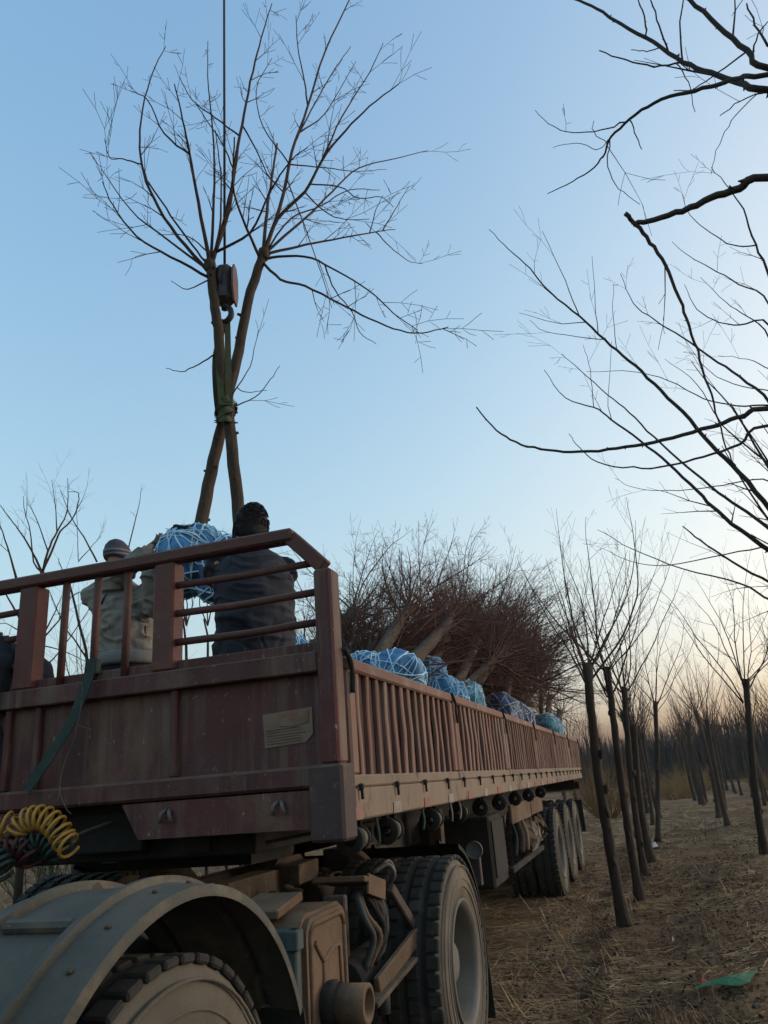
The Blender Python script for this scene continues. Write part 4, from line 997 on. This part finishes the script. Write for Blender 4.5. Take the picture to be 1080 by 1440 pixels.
for k in range(18):                                                              # loose plastic tape flying off the wrap
    q = at(U(250, 310), U(742, 772), 5.0) - h1.location
    mb.tube(smooth_path([q + V((U(-.1, .1), U(-.1, .1), U(-.05, .05))) for j in range(4)]), .004, 4)
mb.build('loose_tape', 'cord', h1)

# --- crane hook block, cable and slings
hb = at(316, 405, 5.12)
ch_ = tag(empty('crane_hook_block', hb), 'black crane hook block with pale side plate hanging on a steel cable', 'crane hook')
def C(mb, name, mt, parent=None):
    o = mb.build(name, mt, parent or ch_)
    if parent is None: o.location = -hb
    return o
C(MB().tube([hb + V((0, 0, .12)), hb + V((0, 0, 9))], .011, 8), 'cable', 'cable')
_d = V((hb.x, hb.y, 0)).normalized(); _r = V((_d.y, -_d.x, 0)); bx_ = (_r * math.cos(.24) - _d * math.sin(.24)).normalized(); by_ = V((-bx_.y, bx_.x, 0))
RB_ = Matrix((bx_, by_, V((0, 0, 1)))).transposed()
C(MB().box(hb + V((0, 0, .02)), (.14, .15, .36), RB_, ch=.04).lathe([(-.05, .02), (-.05, .075), (.05, .075), (.05, .02)], hb + V((0, 0, .11)), 'x', 20), 'block_body', 'crane_black')
for s in (-1, 1):
    C(MB().prism([hb + bx_ * s * .074 + by_ * q * .09 + V((0, 0, z * 1.2)) for q, z in ((-.5, -.13), (.5, -.13), (1, -.04), (1, .09), (.4, .16), (-.4, .16), (-1, .09), (-1, -.04))], bx_ * s * .014), 'side_plate', 'crane_plate' if s > 0 else 'crane_black')
C(MB().lathe([(-.02, .10), (.02, .10), (.02, .085), (-.02, .085)], hb + V((.0, 0, .05)), 'x', 24, closed=True), 'sheave', 'crane_black')
C(MB().tube([hb + V((0, 0, -.13)), hb + V((0, 0, -.20))], .028, 10), 'swivel', 'crane_black')
C(MB().tube(smooth_path([hb + V((0, 0, -.18)), hb + V((.045, 0, -.21)), hb + V((.055, 0, -.27)), hb + V((.01, 0, -.315)), hb + V((-.05, 0, -.28)), hb + V((-.06, 0, -.24))], 5), [.024] * 16 + [.022, .02, .018, .015, .013, .011, .009, .008, .006, .004], 8), 'hook', 'crane_black')
hk = hb + V((0, 0, -.30)); cr = at(318, 582, 5.13)
sl = MB()
def ribbon(mb, pts, wd, th=.006, nrm=V((0, 1, 0))):
    p = smooth_path(pts, 5)
    for i in range(len(p) - 1):
        d = (p[i + 1] - p[i]).normalized(); q = d.cross(nrm).normalized() * wd / 2; t = nrm * th
        mb.add([p[i] - q, p[i] + q, p[i + 1] + q, p[i + 1] - q, p[i] - q + t, p[i] + q + t, p[i + 1] + q + t, p[i + 1] - q + t], [(0, 1, 2, 3), (4, 5, 6, 7), (0, 3, 7, 4), (1, 2, 6, 5)])
dv = (at(318, 520, 5.0) - V((0, 0, CAMH))); dv.z = 0; dv.normalize()
rt = V((dv.y, -dv.x, 0))
ribbon(sl, [hk + rt * -.02, hk.lerp(cr, .5) - rt * .045 - dv * .08, cr - rt * .03 - dv * .14], .05, nrm=dv)
ribbon(sl, [hk + rt * .02, hk.lerp(cr, .5) + rt * .02 - dv * .09, cr + rt * .02 - dv * .14], .045, nrm=dv)
ribbon(sl, [hk + rt * .01, hk.lerp(cr, .4) - rt * .07 - dv * .05, hk.lerp(cr, .75) - rt * .075 - dv * .02, cr - rt * .05 + dv * .17], .04, nrm=dv)
for k in range(3):                                                               # turns round both trunks
    z = k * .05 - .07; a = [cr + V((0, 0, z + .04 * math.sin(t + k))) + rt * math.cos(t) * .062 + dv * math.sin(t) * .145 for t in np.linspace(0, 2 * PI, 22)]
    ribbon(sl, a, .05, .007, V((0, 0, 1)).cross(rt))
tag(sl.build('lifting_sling', 'sling'), 'olive green webbing sling wound round both hanging trunks', 'sling')

# --- large bare trees at the right whose branches reach into the picture
def zn(*pts): return [(640 + x / 2, y / 2) for x, y in pts]
def near_tree(label, foot, trunk_top, branches, r0):
    e = empty('locust_tree', (foot[0], foot[1], 0)); foot = V(foot); tt = V(trunk_top)
    tm = MB(); branch(tm, [foot - V((0, 0, .1)), foot.lerp(tt, .35) + V((.03, .02, 0)), foot.lerp(tt, .7) - V((.03, .0, 0)), tt], r0, r0 * .62, 12); local(e, tm.build('trunk', 'bark_dark', e))
    cm = MB(); sn = Snap()
    for px, hd0, hd1, ra, rb, tw, kn, join in branches:
        k = len(px); px = list(px)
        if join is None:
            g_ = sn.near(*px[0], 14)
            if g_: px[0] = g_[:2]; hd1 += g_[2] - hd0; hd0 = g_[2]
        hds = [lerp(hd0, hd1, i / (k - 1)) for i in range(k)]; sn.add(px, hds)
        P = [at(u, v, hds[i]) for i, (u, v) in enumerate(px)]
        if join is not None:
            J = foot.lerp(tt, join); mid = J.lerp(P[0], .6) + V((0, 0, .06)); P = [J, mid] + P; ra *= 1.5
        branch(cm, P, ra, rb, 6, tw, .45, depth=1, up=.1, knobs=kn, minr=.0011)
    # its crown goes on beyond the frame
    for j in range(16):
        a = U(-.6, 2.4); d = V((math.cos(a), -math.sin(a) * .9, U(.5, 1.6))); grow(cm, tt, d, U(1.2, 2.0), .016, 2, .1, .09, 4, 5)
    local(e, cm.build('crown', 'twig_dark', e)); tag(e, label, 'tree'); return e
random.seed(91)
A = (2.25, 3.3)
near_tree('dark thorny tree at the path edge reaching its thick upper branches over the path', (*A, 0), (*A, 3.9), [
    (zn((890, 253), (800, 232), (720, 205), (640, 175), (560, 120), (470, 70), (400, 25), (330, -5)), 2.9, 3.0, .0125, .006, 1, 14, 1.0),
    (zn((890, 195), (820, 145), (740, 70), (660, 0), (620, -40)), 2.8, 2.7, .011, .007, 1, 8, 1.0),
    (zn((890, 211), (800, 220), (740, 238), (650, 260), (560, 290), (490, 335), (440, 385), (420, 430), (390, 470), (330, 510), (260, 545)), 2.7, 2.9, .009, .0018, 1, 12, 1.0),
    (zn((490, 335), (430, 360), (350, 372), (280, 360), (225, 310)), 2.8, 2.9, .004, .0013, 1, 2, None),
    (zn((430, 400), (430, 470), (460, 530), (520, 575)), 2.8, 2.7, .003, .0012, 0, 0, None), (zn((490, 340), (510, 385), (525, 420)), 2.8, 2.8, .003, .0018, 0, 0, None),
    (zn((420, 400), (390, 370), (390, 340)), 2.8, 2.85, .002, .0015, 0, 0, None), (zn((440, 385), (400, 420), (340, 400), (275, 415)), 2.8, 2.9, .0022, .0012, 0, 0, None),
    (zn((640, 185), (560, 185), (480, 170), (405, 142)), 2.92, 2.8, .005, .003, 0, 6, None), (zn((590, 140), (540, 145), (495, 140)), 2.95, 3.0, .003, .002, 0, 0, None),
    (zn((550, 108), (535, 60), (515, 0)), 2.95, 3.0, .005, .003, 0, 3, None), (zn((600, 140), (575, 70), (550, 0)), 2.95, 2.85, .0045, .003, 0, 4, None), (zn((640, 165), (632, 80), (642, 0)), 2.95, 2.9, .0045, .003, 0, 5, None),
    (zn((820, 155), (740, 205), (670, 250), (615, 255)), 2.8, 2.9, .004, .002, 0, 4, None), (zn((880, 240), (800, 310), (760, 370), (730, 440), (720, 490)), 2.6, 2.8, .0025, .0012, 0, 0, None),
    (zn((880, 130), (845, 70), (820, 10)), 2.7, 2.7, .005, .003, 1, 3, None), (zn((630, 180), (655, 230), (675, 315)), 2.9, 2.9, .003, .0015, 0, 0, None), (zn((880, 270), (800, 285), (745, 325)), 2.7, 2.8, .0035, .002, 1, 3, None),
    (zn((840, 150), (850, 100), (880, 60)), 2.75, 2.7, .004, .002, 0, 3, None),
    (zn((890, 497), (800, 530), (720, 558), (640, 592), (560, 615), (500, 633)), 2.5, 2.45, .0125, .0085, 0, 7, .85),
    (zn((478, 600), (510, 632), (550, 680), (590, 745), (630, 840), (660, 920), (690, 1010), (720, 1110), (740, 1180), (770, 1280), (790, 1310)), 2.42, 2.75, .0085, .002, 1, 10, None),
    (zn((890, 1147), (810, 1170), (740, 1195), (640, 1222), (530, 1250), (430, 1265), (330, 1272), (240, 1263), (170, 1243), (115, 1210), (60, 1145)), 3.2, 3.3, .0085, .0035, 0, 16, .6),
    (zn((890, 1196), (800, 1250), (700, 1285), (600, 1310), (500, 1315), (400, 1300), (350, 1260), (320, 1220)), 3.4, 3.6, .006, .0016, 0, 8, .55)], .075)
hB = at(1185, 880, 5.2)
Bf = (hB.x, hB.y, 0)
near_tree('dark pollarded tree with long shoots fanning leftward over the path', Bf, hB, [
    (zn((890, 1437), (800, 1330), (720, 1250), (640, 1160), (560, 1080), (490, 1015), (420, 955), (350, 890), (270, 825), (210, 755), (150, 700), (95, 645)), 4.9, 4.4, .013, .002, 4, 8, 1.0),
    (zn((900, 1560), (820, 1505), (740, 1440), (680, 1380), (600, 1305), (520, 1240), (440, 1180), (390, 1145), (310, 1120), (250, 1040)), 5.0, 4.8, .013, .002, 4, 6, 1.0),
    (zn((900, 1500), (820, 1440), (740, 1385), (650, 1310), (560, 1230), (490, 1160), (430, 1110), (350, 1040), (300, 995)), 5.1, 5.4, .010, .002, 4, 4, 1.0),
    (zn((890, 1140), (800, 1060), (720, 1005), (640, 950), (560, 900), (500, 850), (465, 770)), 5.0, 5.2, .009, .002, 4, 4, 1.0),
    (zn((880, 1150), (790, 1140), (700, 1120), (600, 1070), (500, 1045), (370, 1045)), 5.0, 5.1, .006, .0016, 3, 2, None),
    (zn((360, 890), (310, 790), (245, 650)), 4.6, 4.5, .004, .0016, 1, 0, None), (zn((410, 940), (395, 860), (385, 720)), 4.6, 4.7, .0035, .0014, 1, 0, None), (zn((465, 990), (445, 900), (445, 800)), 4.6, 4.7, .003, .0014, 0, 0, None),
    (zn((365, 912), (280, 908), (180, 880)), 4.6, 4.5, .0035, .0014, 1, 0, None), (zn((420, 960), (330, 945), (250, 930), (210, 900)), 4.6, 4.7, .003, .0014, 1, 0, None),
    (zn((890, 922), (800, 915), (740, 905), (680, 870), (645, 800)), 5, 5.1, .007, .0018, 2, 4, 1.0), (zn((890, 800), (845, 690), (810, 590), (770, 530), (720, 470)), 4.6, 4.5, .008, .0018, 3, 4, 1.0),
    (zn((845, 690), (780, 690), (720, 655), (660, 605), (640, 545)), 4.55, 4.5, .005, .0015, 2, 2, None), (zn((890, 868), (800, 800), (720, 755), (660, 720), (610, 680)), 4.9, 5.0, .006, .0015, 3, 3, 1.0),
    (zn((890, 960), (820, 890), (760, 850), (690, 780)), 5.1, 5.3, .006, .0015, 3, 3, 1.0), (zn((440, 1175), (430, 1120), (440, 960)), 4.85, 4.8, .003, .0014, 0, 0, None), (zn((395, 1145), (380, 1040), (360, 970)), 4.85, 4.8, .003, .0014, 1, 0, None),
    (zn((890, 1355), (780, 1360), (680, 1375), (580, 1380), (500, 1370), (450, 1345)), 5.3, 5.6, .005, .0015, 2, 2, 1.0), (zn((890, 1318), (800, 1240), (740, 1180), (680, 1080), (590, 1010)), 5.2, 5.5, .007, .0016, 3, 3, 1.0),
    (zn((890, 1640), (780, 1580), (690, 1520), (640, 1480)), 5.3, 5.4, .009, .004, 2, 3, 1.0), (zn((890, 1690), (800, 1640), (640, 1600), (500, 1545), (400, 1490)), 5.4, 6.0, .008, .002, 4, 3, 1.0),
    (zn((890, 1540), (760, 1560), (600, 1590), (500, 1580), (420, 1545)), 5.3, 5.7, .006, .0015, 2, 2, 1.0),
    (zn((890, 1040), (820, 1010), (740, 1000)), 5, 5.1, .004, .0015, 2, 0, None), (zn((890, 1100), (780, 1080), (700, 1030), (650, 960)), 5, 5.3, .004, .0015, 3, 0, None)], .085)

# ------------------------------------------------------------------ workers
def remesh(mb, name, mats, voxel, parent, disp=.0, fs=9.0, folds=0.0):
    me0 = mb.mesh(name + '_src', 'skin'); o = bpy.data.objects.new('tmp', me0); COL.objects.link(o)
    md = o.modifiers.new('r', 'REMESH'); md.mode = 'VOXEL'; md.voxel_size = voxel
    sm = o.modifiers.new('s', 'SMOOTH'); sm.iterations = 5; sm.factor = .5
    dg = bpy.context.evaluated_depsgraph_get(); dg.update()
    me = bpy.data.meshes.new_from_object(o.evaluated_get(dg)); bpy.data.objects.remove(o); bpy.data.meshes.remove(me0)
    me.materials.clear()
    for q in mats: me.materials.append(M[q])
    co = [v.co.copy() for v in me.vertices]; no = [v.normal.copy() for v in me.vertices]
    if disp or folds:
        for i, v in enumerate(me.vertices):
            p = co[i]; d = disp * noise.noise(p * fs)
            if folds:
                wq = V((noise.noise(p * 3), noise.noise(p * 3 + V((7, 0, 0))), noise.noise(p * 2.5 + V((0, 9, 0))))) * .9
                d += folds * (max(0, 1 - abs(noise.noise(V((p.x * 4 + p.z * 3, p.y * 4, p.z * 13)) + wq)) * 4) - .5 * max(0, 1 - abs(noise.noise(V((p.x * 5, p.y * 5 + p.z * 4, p.z * 9 + 30)) + wq)) * 5))
            v.co = p + no[i] * d
    me.polygons.foreach_set('use_smooth', [True] * len(me.polygons)); me.name = name; me.update()
    return put(name, me, parent)
def limb(mb, pts, rs, k=5):
    P = smooth_path(pts, k); n = len(P); R = [lerp(rs[min(int(i / k), len(rs) - 1)], rs[min(int(i / k) + 1, len(rs) - 1)], (i % k) / k) for i in range(n)]
    mb.tube(P, R, 12)
def fingers(mb, wrist, d, side, curl):
    d = V(d).normalized(); s = V(side).normalized(); n = d.cross(s).normalized()
    mb.loft([(wrist, s * .028, n * .02), (wrist + d * .04, s * .040, n * .017), (wrist + d * .09, s * .042, n * .014)], 10)
    for k, L in enumerate((.068, .078, .074, .058)):
        p = wrist + d * .085 + s * (.031 - k * .0205); q = d; path = [p - d * .02, p]
        for j in range(3): q = (q + n * curl).normalized(); path.append(path[-1] + q * L / 3)
        mb.tube(path, [.009, .009, .0085, .008, .0065], 7)
    p = wrist + d * .025 + s * .032; path = [p - s * .015, p + s * .02 + d * .02, p + s * .028 + d * .05 + n * curl * .03, p + s * .025 + d * .075 + n * curl * .06]
    mb.tube(path, [.011, .011, .0095, .007], 7)
def person(label, head, f, hands, coat, bulk=.03, lean=.12, look=None, hat=None, hem=None, shift=0.0, tk=1.0):
    head = V(head); f = V((f[0], f[1], 0)).normalized(); r = V((f.y, -f.x, 0)); up = V((0, 0, 1))
    neck = head - f * .035 - up * .155; chest = neck - f * (.03 + lean * .35) - up * .20 * tk; waist = neck - f * (.02 + lean * .8) - up * .42 * tk
    chest += r * shift * .5; waist += r * shift * .9; pel = neck - f * lean - up * .58 * tk + r * shift; pel.z = max(pel.z, DECK + .55); feetz = DECK
    e = empty('person', (pel.x, pel.y, feetz))
    sh = [neck + r * s * .185 - up * .055 - f * .01 for s in (-1, 1)]
    lk = V(look).normalized() if look else f
    # body: one continuous surface
    def torso(mb, g, top=True):
        mb.loft([(pel - up * .10, r * (.165 + g), f * (.12 + g)), (pel, r * (.172 + g), f * (.125 + g)), (waist, r * (.155 + g * 1.35), f * (.112 + g * 1.3)), (waist.lerp(chest, .5), r * (.165 + g * 1.2), f * (.12 + g * 1.1)), (chest, r * (.178 + g), f * (.125 + g)),
                 (neck - up * .10, r * (.175 + g * .8), f * (.10 + g)), (neck - up * .045, r * (.135 + g * .5), f * (.085 + g * .6)), (neck + up * .015, r * (.07 + g * .4), f * (.07 + g * .4))], 20)
    arms = []
    for s, S_, hnd in zip((-1, 1), sh, hands):
        hnd = V(hnd); mid = (S_ + hnd) / 2; v = hnd - S_; L = v.length
        if L > .56: hnd = S_ + v * (.56 / L); mid = (S_ + hnd) / 2; L = .56
        bend = math.sqrt(max(0, .295 ** 2 - (L / 2) ** 2)); el = mid + (r * s * .35 - up * .9).normalized() * bend
        arms.append((S_, el, hnd))
    bd = MB(); torso(bd, 0)
    bd.tube([neck - up * .05, head - up * .06], [.06, .055], 14)
    a = lk.cross(up).normalized()
    bd.loft([(head - up * .125 + lk * .045, a * .028, lk * .03), (head - up * .095 + lk * .02, a * .055, lk * .07), (head - up * .03, a * .072, lk * .092), (head + up * .03, a * .077, lk * .098), (head + up * .08, a * .066, lk * .085), (head + up * .112, a * .03, lk * .045)], 18)
    bd.tube([head + lk * .085 + up * .02, head + lk * .115 - up * .025, head + lk * .09 - up * .035], [.010, .016, .010], 8)          # nose
    for s in (-1, 1): bd.loft([(head + a * s * .072 - up * .03, lk * .012, up * .016), (head + a * s * .088 - up * .005, lk * .017, up * .028), (head + a * s * .092, lk * .012, up * .022)], 10)
    bd.tube([head + lk * .088 - up * .070 - a * .022, head + lk * .096 - up * .070, head + lk * .088 - up * .070 + a * .022], .007, 6)     # lips
    for s in (-1, 1): bd.loft([(head + lk * .080 + a * s * .031 + up * .008, a * .013, up * .008), (head + lk * .090 + a * s * .031 + up * .008, a * .008, up * .005)], 8)
    for S_, el, hn in arms:
        limb(bd, [S_ - up * .045, el, hn], [.05, .043, .031])
        d = (hn - el).normalized(); fingers(bd, hn, (d + lk * .2), up.cross(d).normalized(), .45)
    legs = []
    for s in (-1, 1):
        hip = pel + r * s * .095 - up * .08; foot = V((pel.x, pel.y, 0)) + r * s * .14 + f * (.16 if s < 0 else .02); foot.z = feetz
        knee = (hip + foot) / 2 + f * .07; knee.z = lerp(feetz, hip.z, .52); ank = foot + up * .09 - f * .02
        legs.append((hip, knee, ank, foot)); limb(bd, [hip, knee, ank], [.085, .058, .042])
        bd.loft([(foot - f * .07 + up * .04, r * .035, up * .035), (foot + f * .02 + up * .045, r * .042, up * .04), (foot + f * .13 + up * .025, r * .045, up * .022), (foot + f * .18 + up * .02, r * .03, up * .015)], 12)
    local(e, remesh(bd, 'body', ['skin'], .0075, e))
    # clothing
    ct = MB(); torso(ct, bulk)
    for S_, el, hn in arms: limb(ct, [S_ - up * .045, el, lerp(el, hn, .94)], [.066 + bulk * .4, .056 + bulk * .6, .045 + bulk * .35])
    ct.loft([(neck - up * .03, r * .085, f * .085), (neck + up * .035, r * .078, f * .08), (neck + up * .055, r * .075, f * .078)], 16)
    jk = remesh(ct, 'jacket', [coat], .009, e, .012, 7, .015); local(e, jk)
    if hem:
        local(e, MB().loft([(pel - up * .135, r * (.172 + bulk), f * (.128 + bulk)), (pel - up * .12, r * (.185 + bulk), f * (.138 + bulk)), (pel - up * .06, r * (.186 + bulk), f * (.139 + bulk)), (pel - up * .05, r * (.175 + bulk), f * (.13 + bulk))], 28).build('jacket_hem', hem, e))
    pt = MB(); pt.loft([(pel - up * .20, r * .17, f * .125), (pel - up * .08, r * .185, f * .135), (pel + up * .05, r * .178, f * .128)], 18)
    for hip, knee, ank, foot in legs: limb(pt, [hip, knee, ank - up * .01], [.105, .083, .07])
    local(e, remesh(pt, 'trousers', ['trousers'], .012, e, .006, 8, .006))
    for hip, knee, ank, foot in legs:
        local(e, MB().loft([(foot - f * .085 + up * .035, r * .03, up * .033), (foot - f * .06 + up * .05, r * .045, up * .048), (foot + f * .03 + up * .055, r * .05, up * .053), (foot + f * .14 + up * .03, r * .052, up * .028), (foot + f * .2 + up * .022, r * .03, up * .018)], 14).build('boot', 'boots', e))
    for S_, el, hn in arms:
        g = MB(); d = (hn - el).normalized(); fingers(g, hn, (d + lk * .2), up.cross(d).normalized(), .45); g.tube([hn - d * .06, hn + d * .01], [.04, .036], 10)
        g.v = [tuple(V(q)) for q in g.v]; local(e, remesh(g, 'glove', ['glove'], .005, e, .0))
    if hat == 'knit':
        hm = MB(); n = 24; rings = []
        for z, q in ((-.015, 1.10), (.0, 1.17), (.03, 1.18), (.032, 1.13), (.07, 1.06), (.105, .82), (.13, .5), (.14, .15)):
            rings.append((head + up * (z + .02) + lk * (-.02), a * .080 * q, lk * .100 * q))
        hm.loft(rings, n); ho = hm.build('knit_cap', 'knit', e); local(e, ho)
    else:
        hm = MB(); hm.loft([(head - up * .085 - lk * .055, a * .062, lk * .05), (head - up * .05 - lk * .035, a * .090, lk * .082), (head + up * .0 - lk * .018, a * .100, lk * .100), (head + up * .05 - lk * .01, a * .102, lk * .110), (head + up * .10 - lk * .006, a * .086, lk * .098), (head + up * .135 - lk * .006, a * .04, lk * .05)], 22)
        random.seed(5)
        for k in range(700):                                                       # tufts
            th = U(0, 6.28); ph = U(-.5, 1.45); d = a * math.cos(th) * math.cos(ph) + lk * math.sin(th) * math.cos(ph) + up * math.sin(ph)
            if d.dot(lk) > .55 and ph < .7: continue
            p = head + a * d.dot(a) * .098 + lk * (d.dot(lk) * .104 - .012) + up * (d.dot(up) * .128)
            hm.tube([p, p + d * .012 - up * .006, p + d * .016 - up * .018], [.006, .004, .0012], 4, cap=False)
        local(e, hm.build('hair', 'hair', e))
    tag(e, label, 'person'); return e
# knit cap stripes
mt = bpy.data.materials.new('striped_knit'); mt.use_nodes = True; n = mt.node_tree; b = n.nodes['Principled BSDF']; b.inputs['Roughness'].default_value = .95
g_ = n.nodes.new('ShaderNodeNewGeometry'); sx = n.nodes.new('ShaderNodeSeparateXYZ'); n.links.new(g_.outputs['Position'], sx.inputs[0])
cr_ = n.nodes.new('ShaderNodeValToRGB'); M['knit'] = mt
headA = at(169, 792, 5.55); headB = at(352, 744, 4.45)
mr = n.nodes.new('ShaderNodeMapRange'); mr.inputs[1].default_value = headA.z; mr.inputs[2].default_value = headA.z + .17
n.links.new(sx.outputs[2], mr.inputs[0]); n.links.new(mr.outputs[0], cr_.inputs[0]); cr_.color_ramp.interpolation = 'CONSTANT'
E_ = cr_.color_ramp.elements; E_[0].color = (.035, .04, .055, 1); E_[1].position = .22; E_[1].color = (.16, .15, .15, 1)
for pos, c in ((.30, (.035, .04, .055, 1)), (.40, (.15, .14, .14, 1)), (.47, (.05, .045, .06, 1)), (.62, (.05, .04, .045, 1)), (.74, (.04, .045, .065, 1))):
    el = E_.new(pos); el.color = c
n.links.new(cr_.outputs[0], b.inputs['Base Color'])
bc1 = at(268, 788, 5.1); bc2 = at(332, 806, 4.98)
view = V((headB.x, headB.y, 0)).normalized(); rv = V((view.y, -view.x, 0))
wA = person('worker in a grey-beige jacket and striped knit cap reaching for the root ball', headA, view * .9 + rv * .2,
       [bc1 + V((0, 0, .12)) - rv * .27 + view * .05, bc1 + V((0, 0, -.05)) - rv * .27 - view * .06], 'coat_grey', .035, .02, shift=.09, tk=.80, hat='knit', hem='coat_band', look=view * .7 + rv * .6 - V((0, 0, .25)))
person('black-haired worker in a dark padded coat, back turned, holding the root ball', headB, view * .95 - rv * .25,
       [bc1 + rv * .24 + V((0, 0, -.08)) - view * .14, bc2 + rv * .12 + view * .28 + V((0, 0, -.10))], 'coat_dark', .055, .03, look=view * .9 - rv * .35 - V((0, 0, .2)))

jkt = [c for c in wA.children if c.name.startswith('jacket') and 'hem' not in c.name][0]
bpy.context.view_layer.update()
def on_jacket(u, v):
    inv = jkt.matrix_world.inverted(); o_ = inv @ V((0, 0, CAMH)); d_ = (inv.to_3x3() @ ray(u, v)).normalized()
    ok, loc, nn, _ = jkt.ray_cast(o_, d_); return (jkt.matrix_world @ loc + (jkt.matrix_world.to_3x3() @ nn) * .004) if ok else None
for nm, px, rr_, mt_ in (('pocket_seam', [(193, 869), (196, 873), (202, 875), (208, 874)], .004, 'coat_dark'), ('red_zip', [(204, 880), (204, 887), (205, 896)], .005, 'red_hose'), ('shoulder_seam', [(150, 836), (146, 842), (143, 850)], .006, 'coat_dark')):
    q = [on_jacket(*p) for p in px]; q = [p for p in q if p is not None]
    if len(q) > 1: local(wA, MB().tube(q, rr_, 6).build(nm, mt_, wA))
# ------------------------------------------------------------------ small things
# navy cloth bundle on the deck behind the left rail
random.seed(6)
mb = MB(); c = at(-12, 968, 4.6)
for k in range(9): 
    q = V((U(-.16, .16), U(-.2, .2), U(-.1, .12))); mb.loft([(c + q + V((0, 0, -.2)), V((.12, 0, 0)), V((0, .12, 0))), (c + q, V((.18, 0, 0)), V((0, .18, 0))), (c + q + V((0, 0, .13)), V((.12, .02, 0)), V((0, .11, 0))), (c + q + V((0, 0, .17)), V((.03, 0, 0)), V((0, .03, 0)))], 14)
mb.loft([(V((c.x, c.y, DECK)), V((.30, 0, 0)), V((0, .28, 0))), (c + V((0, 0, -.1)), V((.22, 0, 0)), V((0, .22, 0)))], 16)
tag(remesh(mb, 'cloth_bundle', ['coat_dark'], .02, None, .02, 7, .02), 'dark navy cloth bundle piled on the deck behind the left rails', 'bundle')
# crane outrigger and trunks seen under the trailer nose
q = at(163, 1215, 6.6); e = tag(empty('outrigger_leg', (q.x, q.y, 0)), 'green outrigger leg of the crane standing beyond the trailer', 'outrigger')
MB().box((0, 0, .72), (.13, .13, 1.30), ch=.012).build('column', 'crane_green', e); MB().tube([(0, 0, .03), (0, 0, .2)], .045, 12).build('ram', 'rim', e); MB().lathe([(0.0, .0), (0, .2), (.03, .2), (.04, .1), (.04, 0)], (0, 0, 0), 'z', 20).build('foot_pad', 'crane_green', e)
for u, hd, lb in ((96, 7.4, 'grey tree trunk left of the green outrigger, seen under the trailer'), (186, 7.8, 'pale grey tree trunk right of the green outrigger, seen under the trailer')):
    q = at(u, 1225, hd); standing((q.x, q.y, -.03), (q.x, q.y + .1, 2.3), 1.25, 2, .6, lb)
# litter on the ground
def sheet(name, label, cat, mt, pts, z, th=.004, group=None):
    P = [onZ(u, v, z) for u, v in pts]; c = sum(P, V()) / len(P)
    P = [V((p.x, p.y, gh(p.x, p.y) + z + .02 + U(0, .02))) for p in P]; mb = MB(); k = len(P); cc = V((c.x, c.y, gh(c.x, c.y) + z + .055))
    vs = P + [cc] + [p + V((0, 0, -th)) for p in P] + [cc - V((0, 0, th))]
    fs = [(i, (i + 1) % k, k) for i in range(k)] + [(k + 1 + i, k + 1 + (i + 1) % k, 2 * k + 1) for i in range(k)] + [(i, (i + 1) % k, k + 1 + (i + 1) % k, k + 1 + i) for i in range(k)]
    mb.add(vs, fs); return tag(mb.build(name, mt), label, cat, group)
sheet('plastic_scrap', 'green plastic scrap lying on the dry grass', 'scrap', 'green_scrap', [(976, 1401), (996, 1396), (1014, 1394), (1034, 1390), (1052, 1388), (1069, 1385), (1064, 1394), (1058, 1402), (1044, 1404), (1028, 1403), (1010, 1400), (994, 1401)], .02)
sheet('plastic_scrap', 'small red plastic scrap beside the green one', 'scrap', 'red_scrap', [(983, 1392), (991, 1388), (1000, 1394), (990, 1396)], .02)
sheet('plastic_scrap', 'small white plastic scrap at the foot of the near row', 'scrap', 'white_scrap', [(917, 1191), (922, 1188), (926, 1194), (919, 1196)], .03)
sheet('plastic_scrap', 'tiny white paper bit on the bare soil', 'scrap', 'white_scrap', [(946, 1329), (949, 1328), (950, 1331), (947, 1332)], .02)
random.seed(14)
sv = onZ(1040, 1396); tv = MB()
for k in range(30):
    p = V((sv.x + U(-.28, .2), sv.y + U(-.1, .1), gh(sv.x, sv.y) + U(.05, .11))); a = U(0, 6.28); tv.tube([p, p + V((math.cos(a) * .08, math.sin(a) * .08, -.01)), p + V((math.cos(a) * .16, math.sin(a) * .16, -.05))], [.0022, .002, .001], 3)
tag(tv.build('straw_wisp', 'straw'), 'straw wisps lying over the green plastic scrap', 'straw', kind='stuff')
random.seed(15)
for i in range(60):                                                              # clods
    x, y = in_view_pts(1, -.9, 3.2, 5.2, 15)[0]; q = U(.015, .05) * (1.8 if i % 7 == 0 else 1); mb = MB()
    mb.box((0, 0, 0), (q * 2, q * 1.6, q), Matrix.Rotation(U(0, 3), 3, 'Z'), ch=q * .3); mb.v = [tuple(V(p) + V((U(-1, 1), U(-1, 1), U(-1, 1))) * q * .15) for p in mb.v]
    o = mb.build('soil_clod', 'soil'); o.location = (x, y, gh(x, y) + q * .2); tag(o, 'small dark clod of soil lying between the tree rows', 'clod', 'soil clods between the rows')

# ------------------------------------------------------------------ evening haze
hz = bpy.data.materials.new('evening_haze'); hz.use_nodes = True; n = hz.node_tree; n.nodes.clear()
pv = n.nodes.new('ShaderNodeVolumePrincipled'); pv.inputs['Color'].default_value = (.86, .84, .84, 1); pv.inputs['Density'].default_value = .0005; pv.inputs['Anisotropy'].default_value = .3
ou = n.nodes.new('ShaderNodeOutputMaterial'); n.links.new(pv.outputs[0], ou.inputs['Volume'])
hb_ = MB(); hb_.box((0, 45, 6.5), (190, 130, 16), ch=.5); hm_ = bpy.data.meshes.new('haze'); hm_.from_pydata(hb_.v, [], hb_.f); hm_.materials.append(hz)
tag(put('haze', hm_), 'thin evening haze over the nursery', 'haze', kind='stuff')
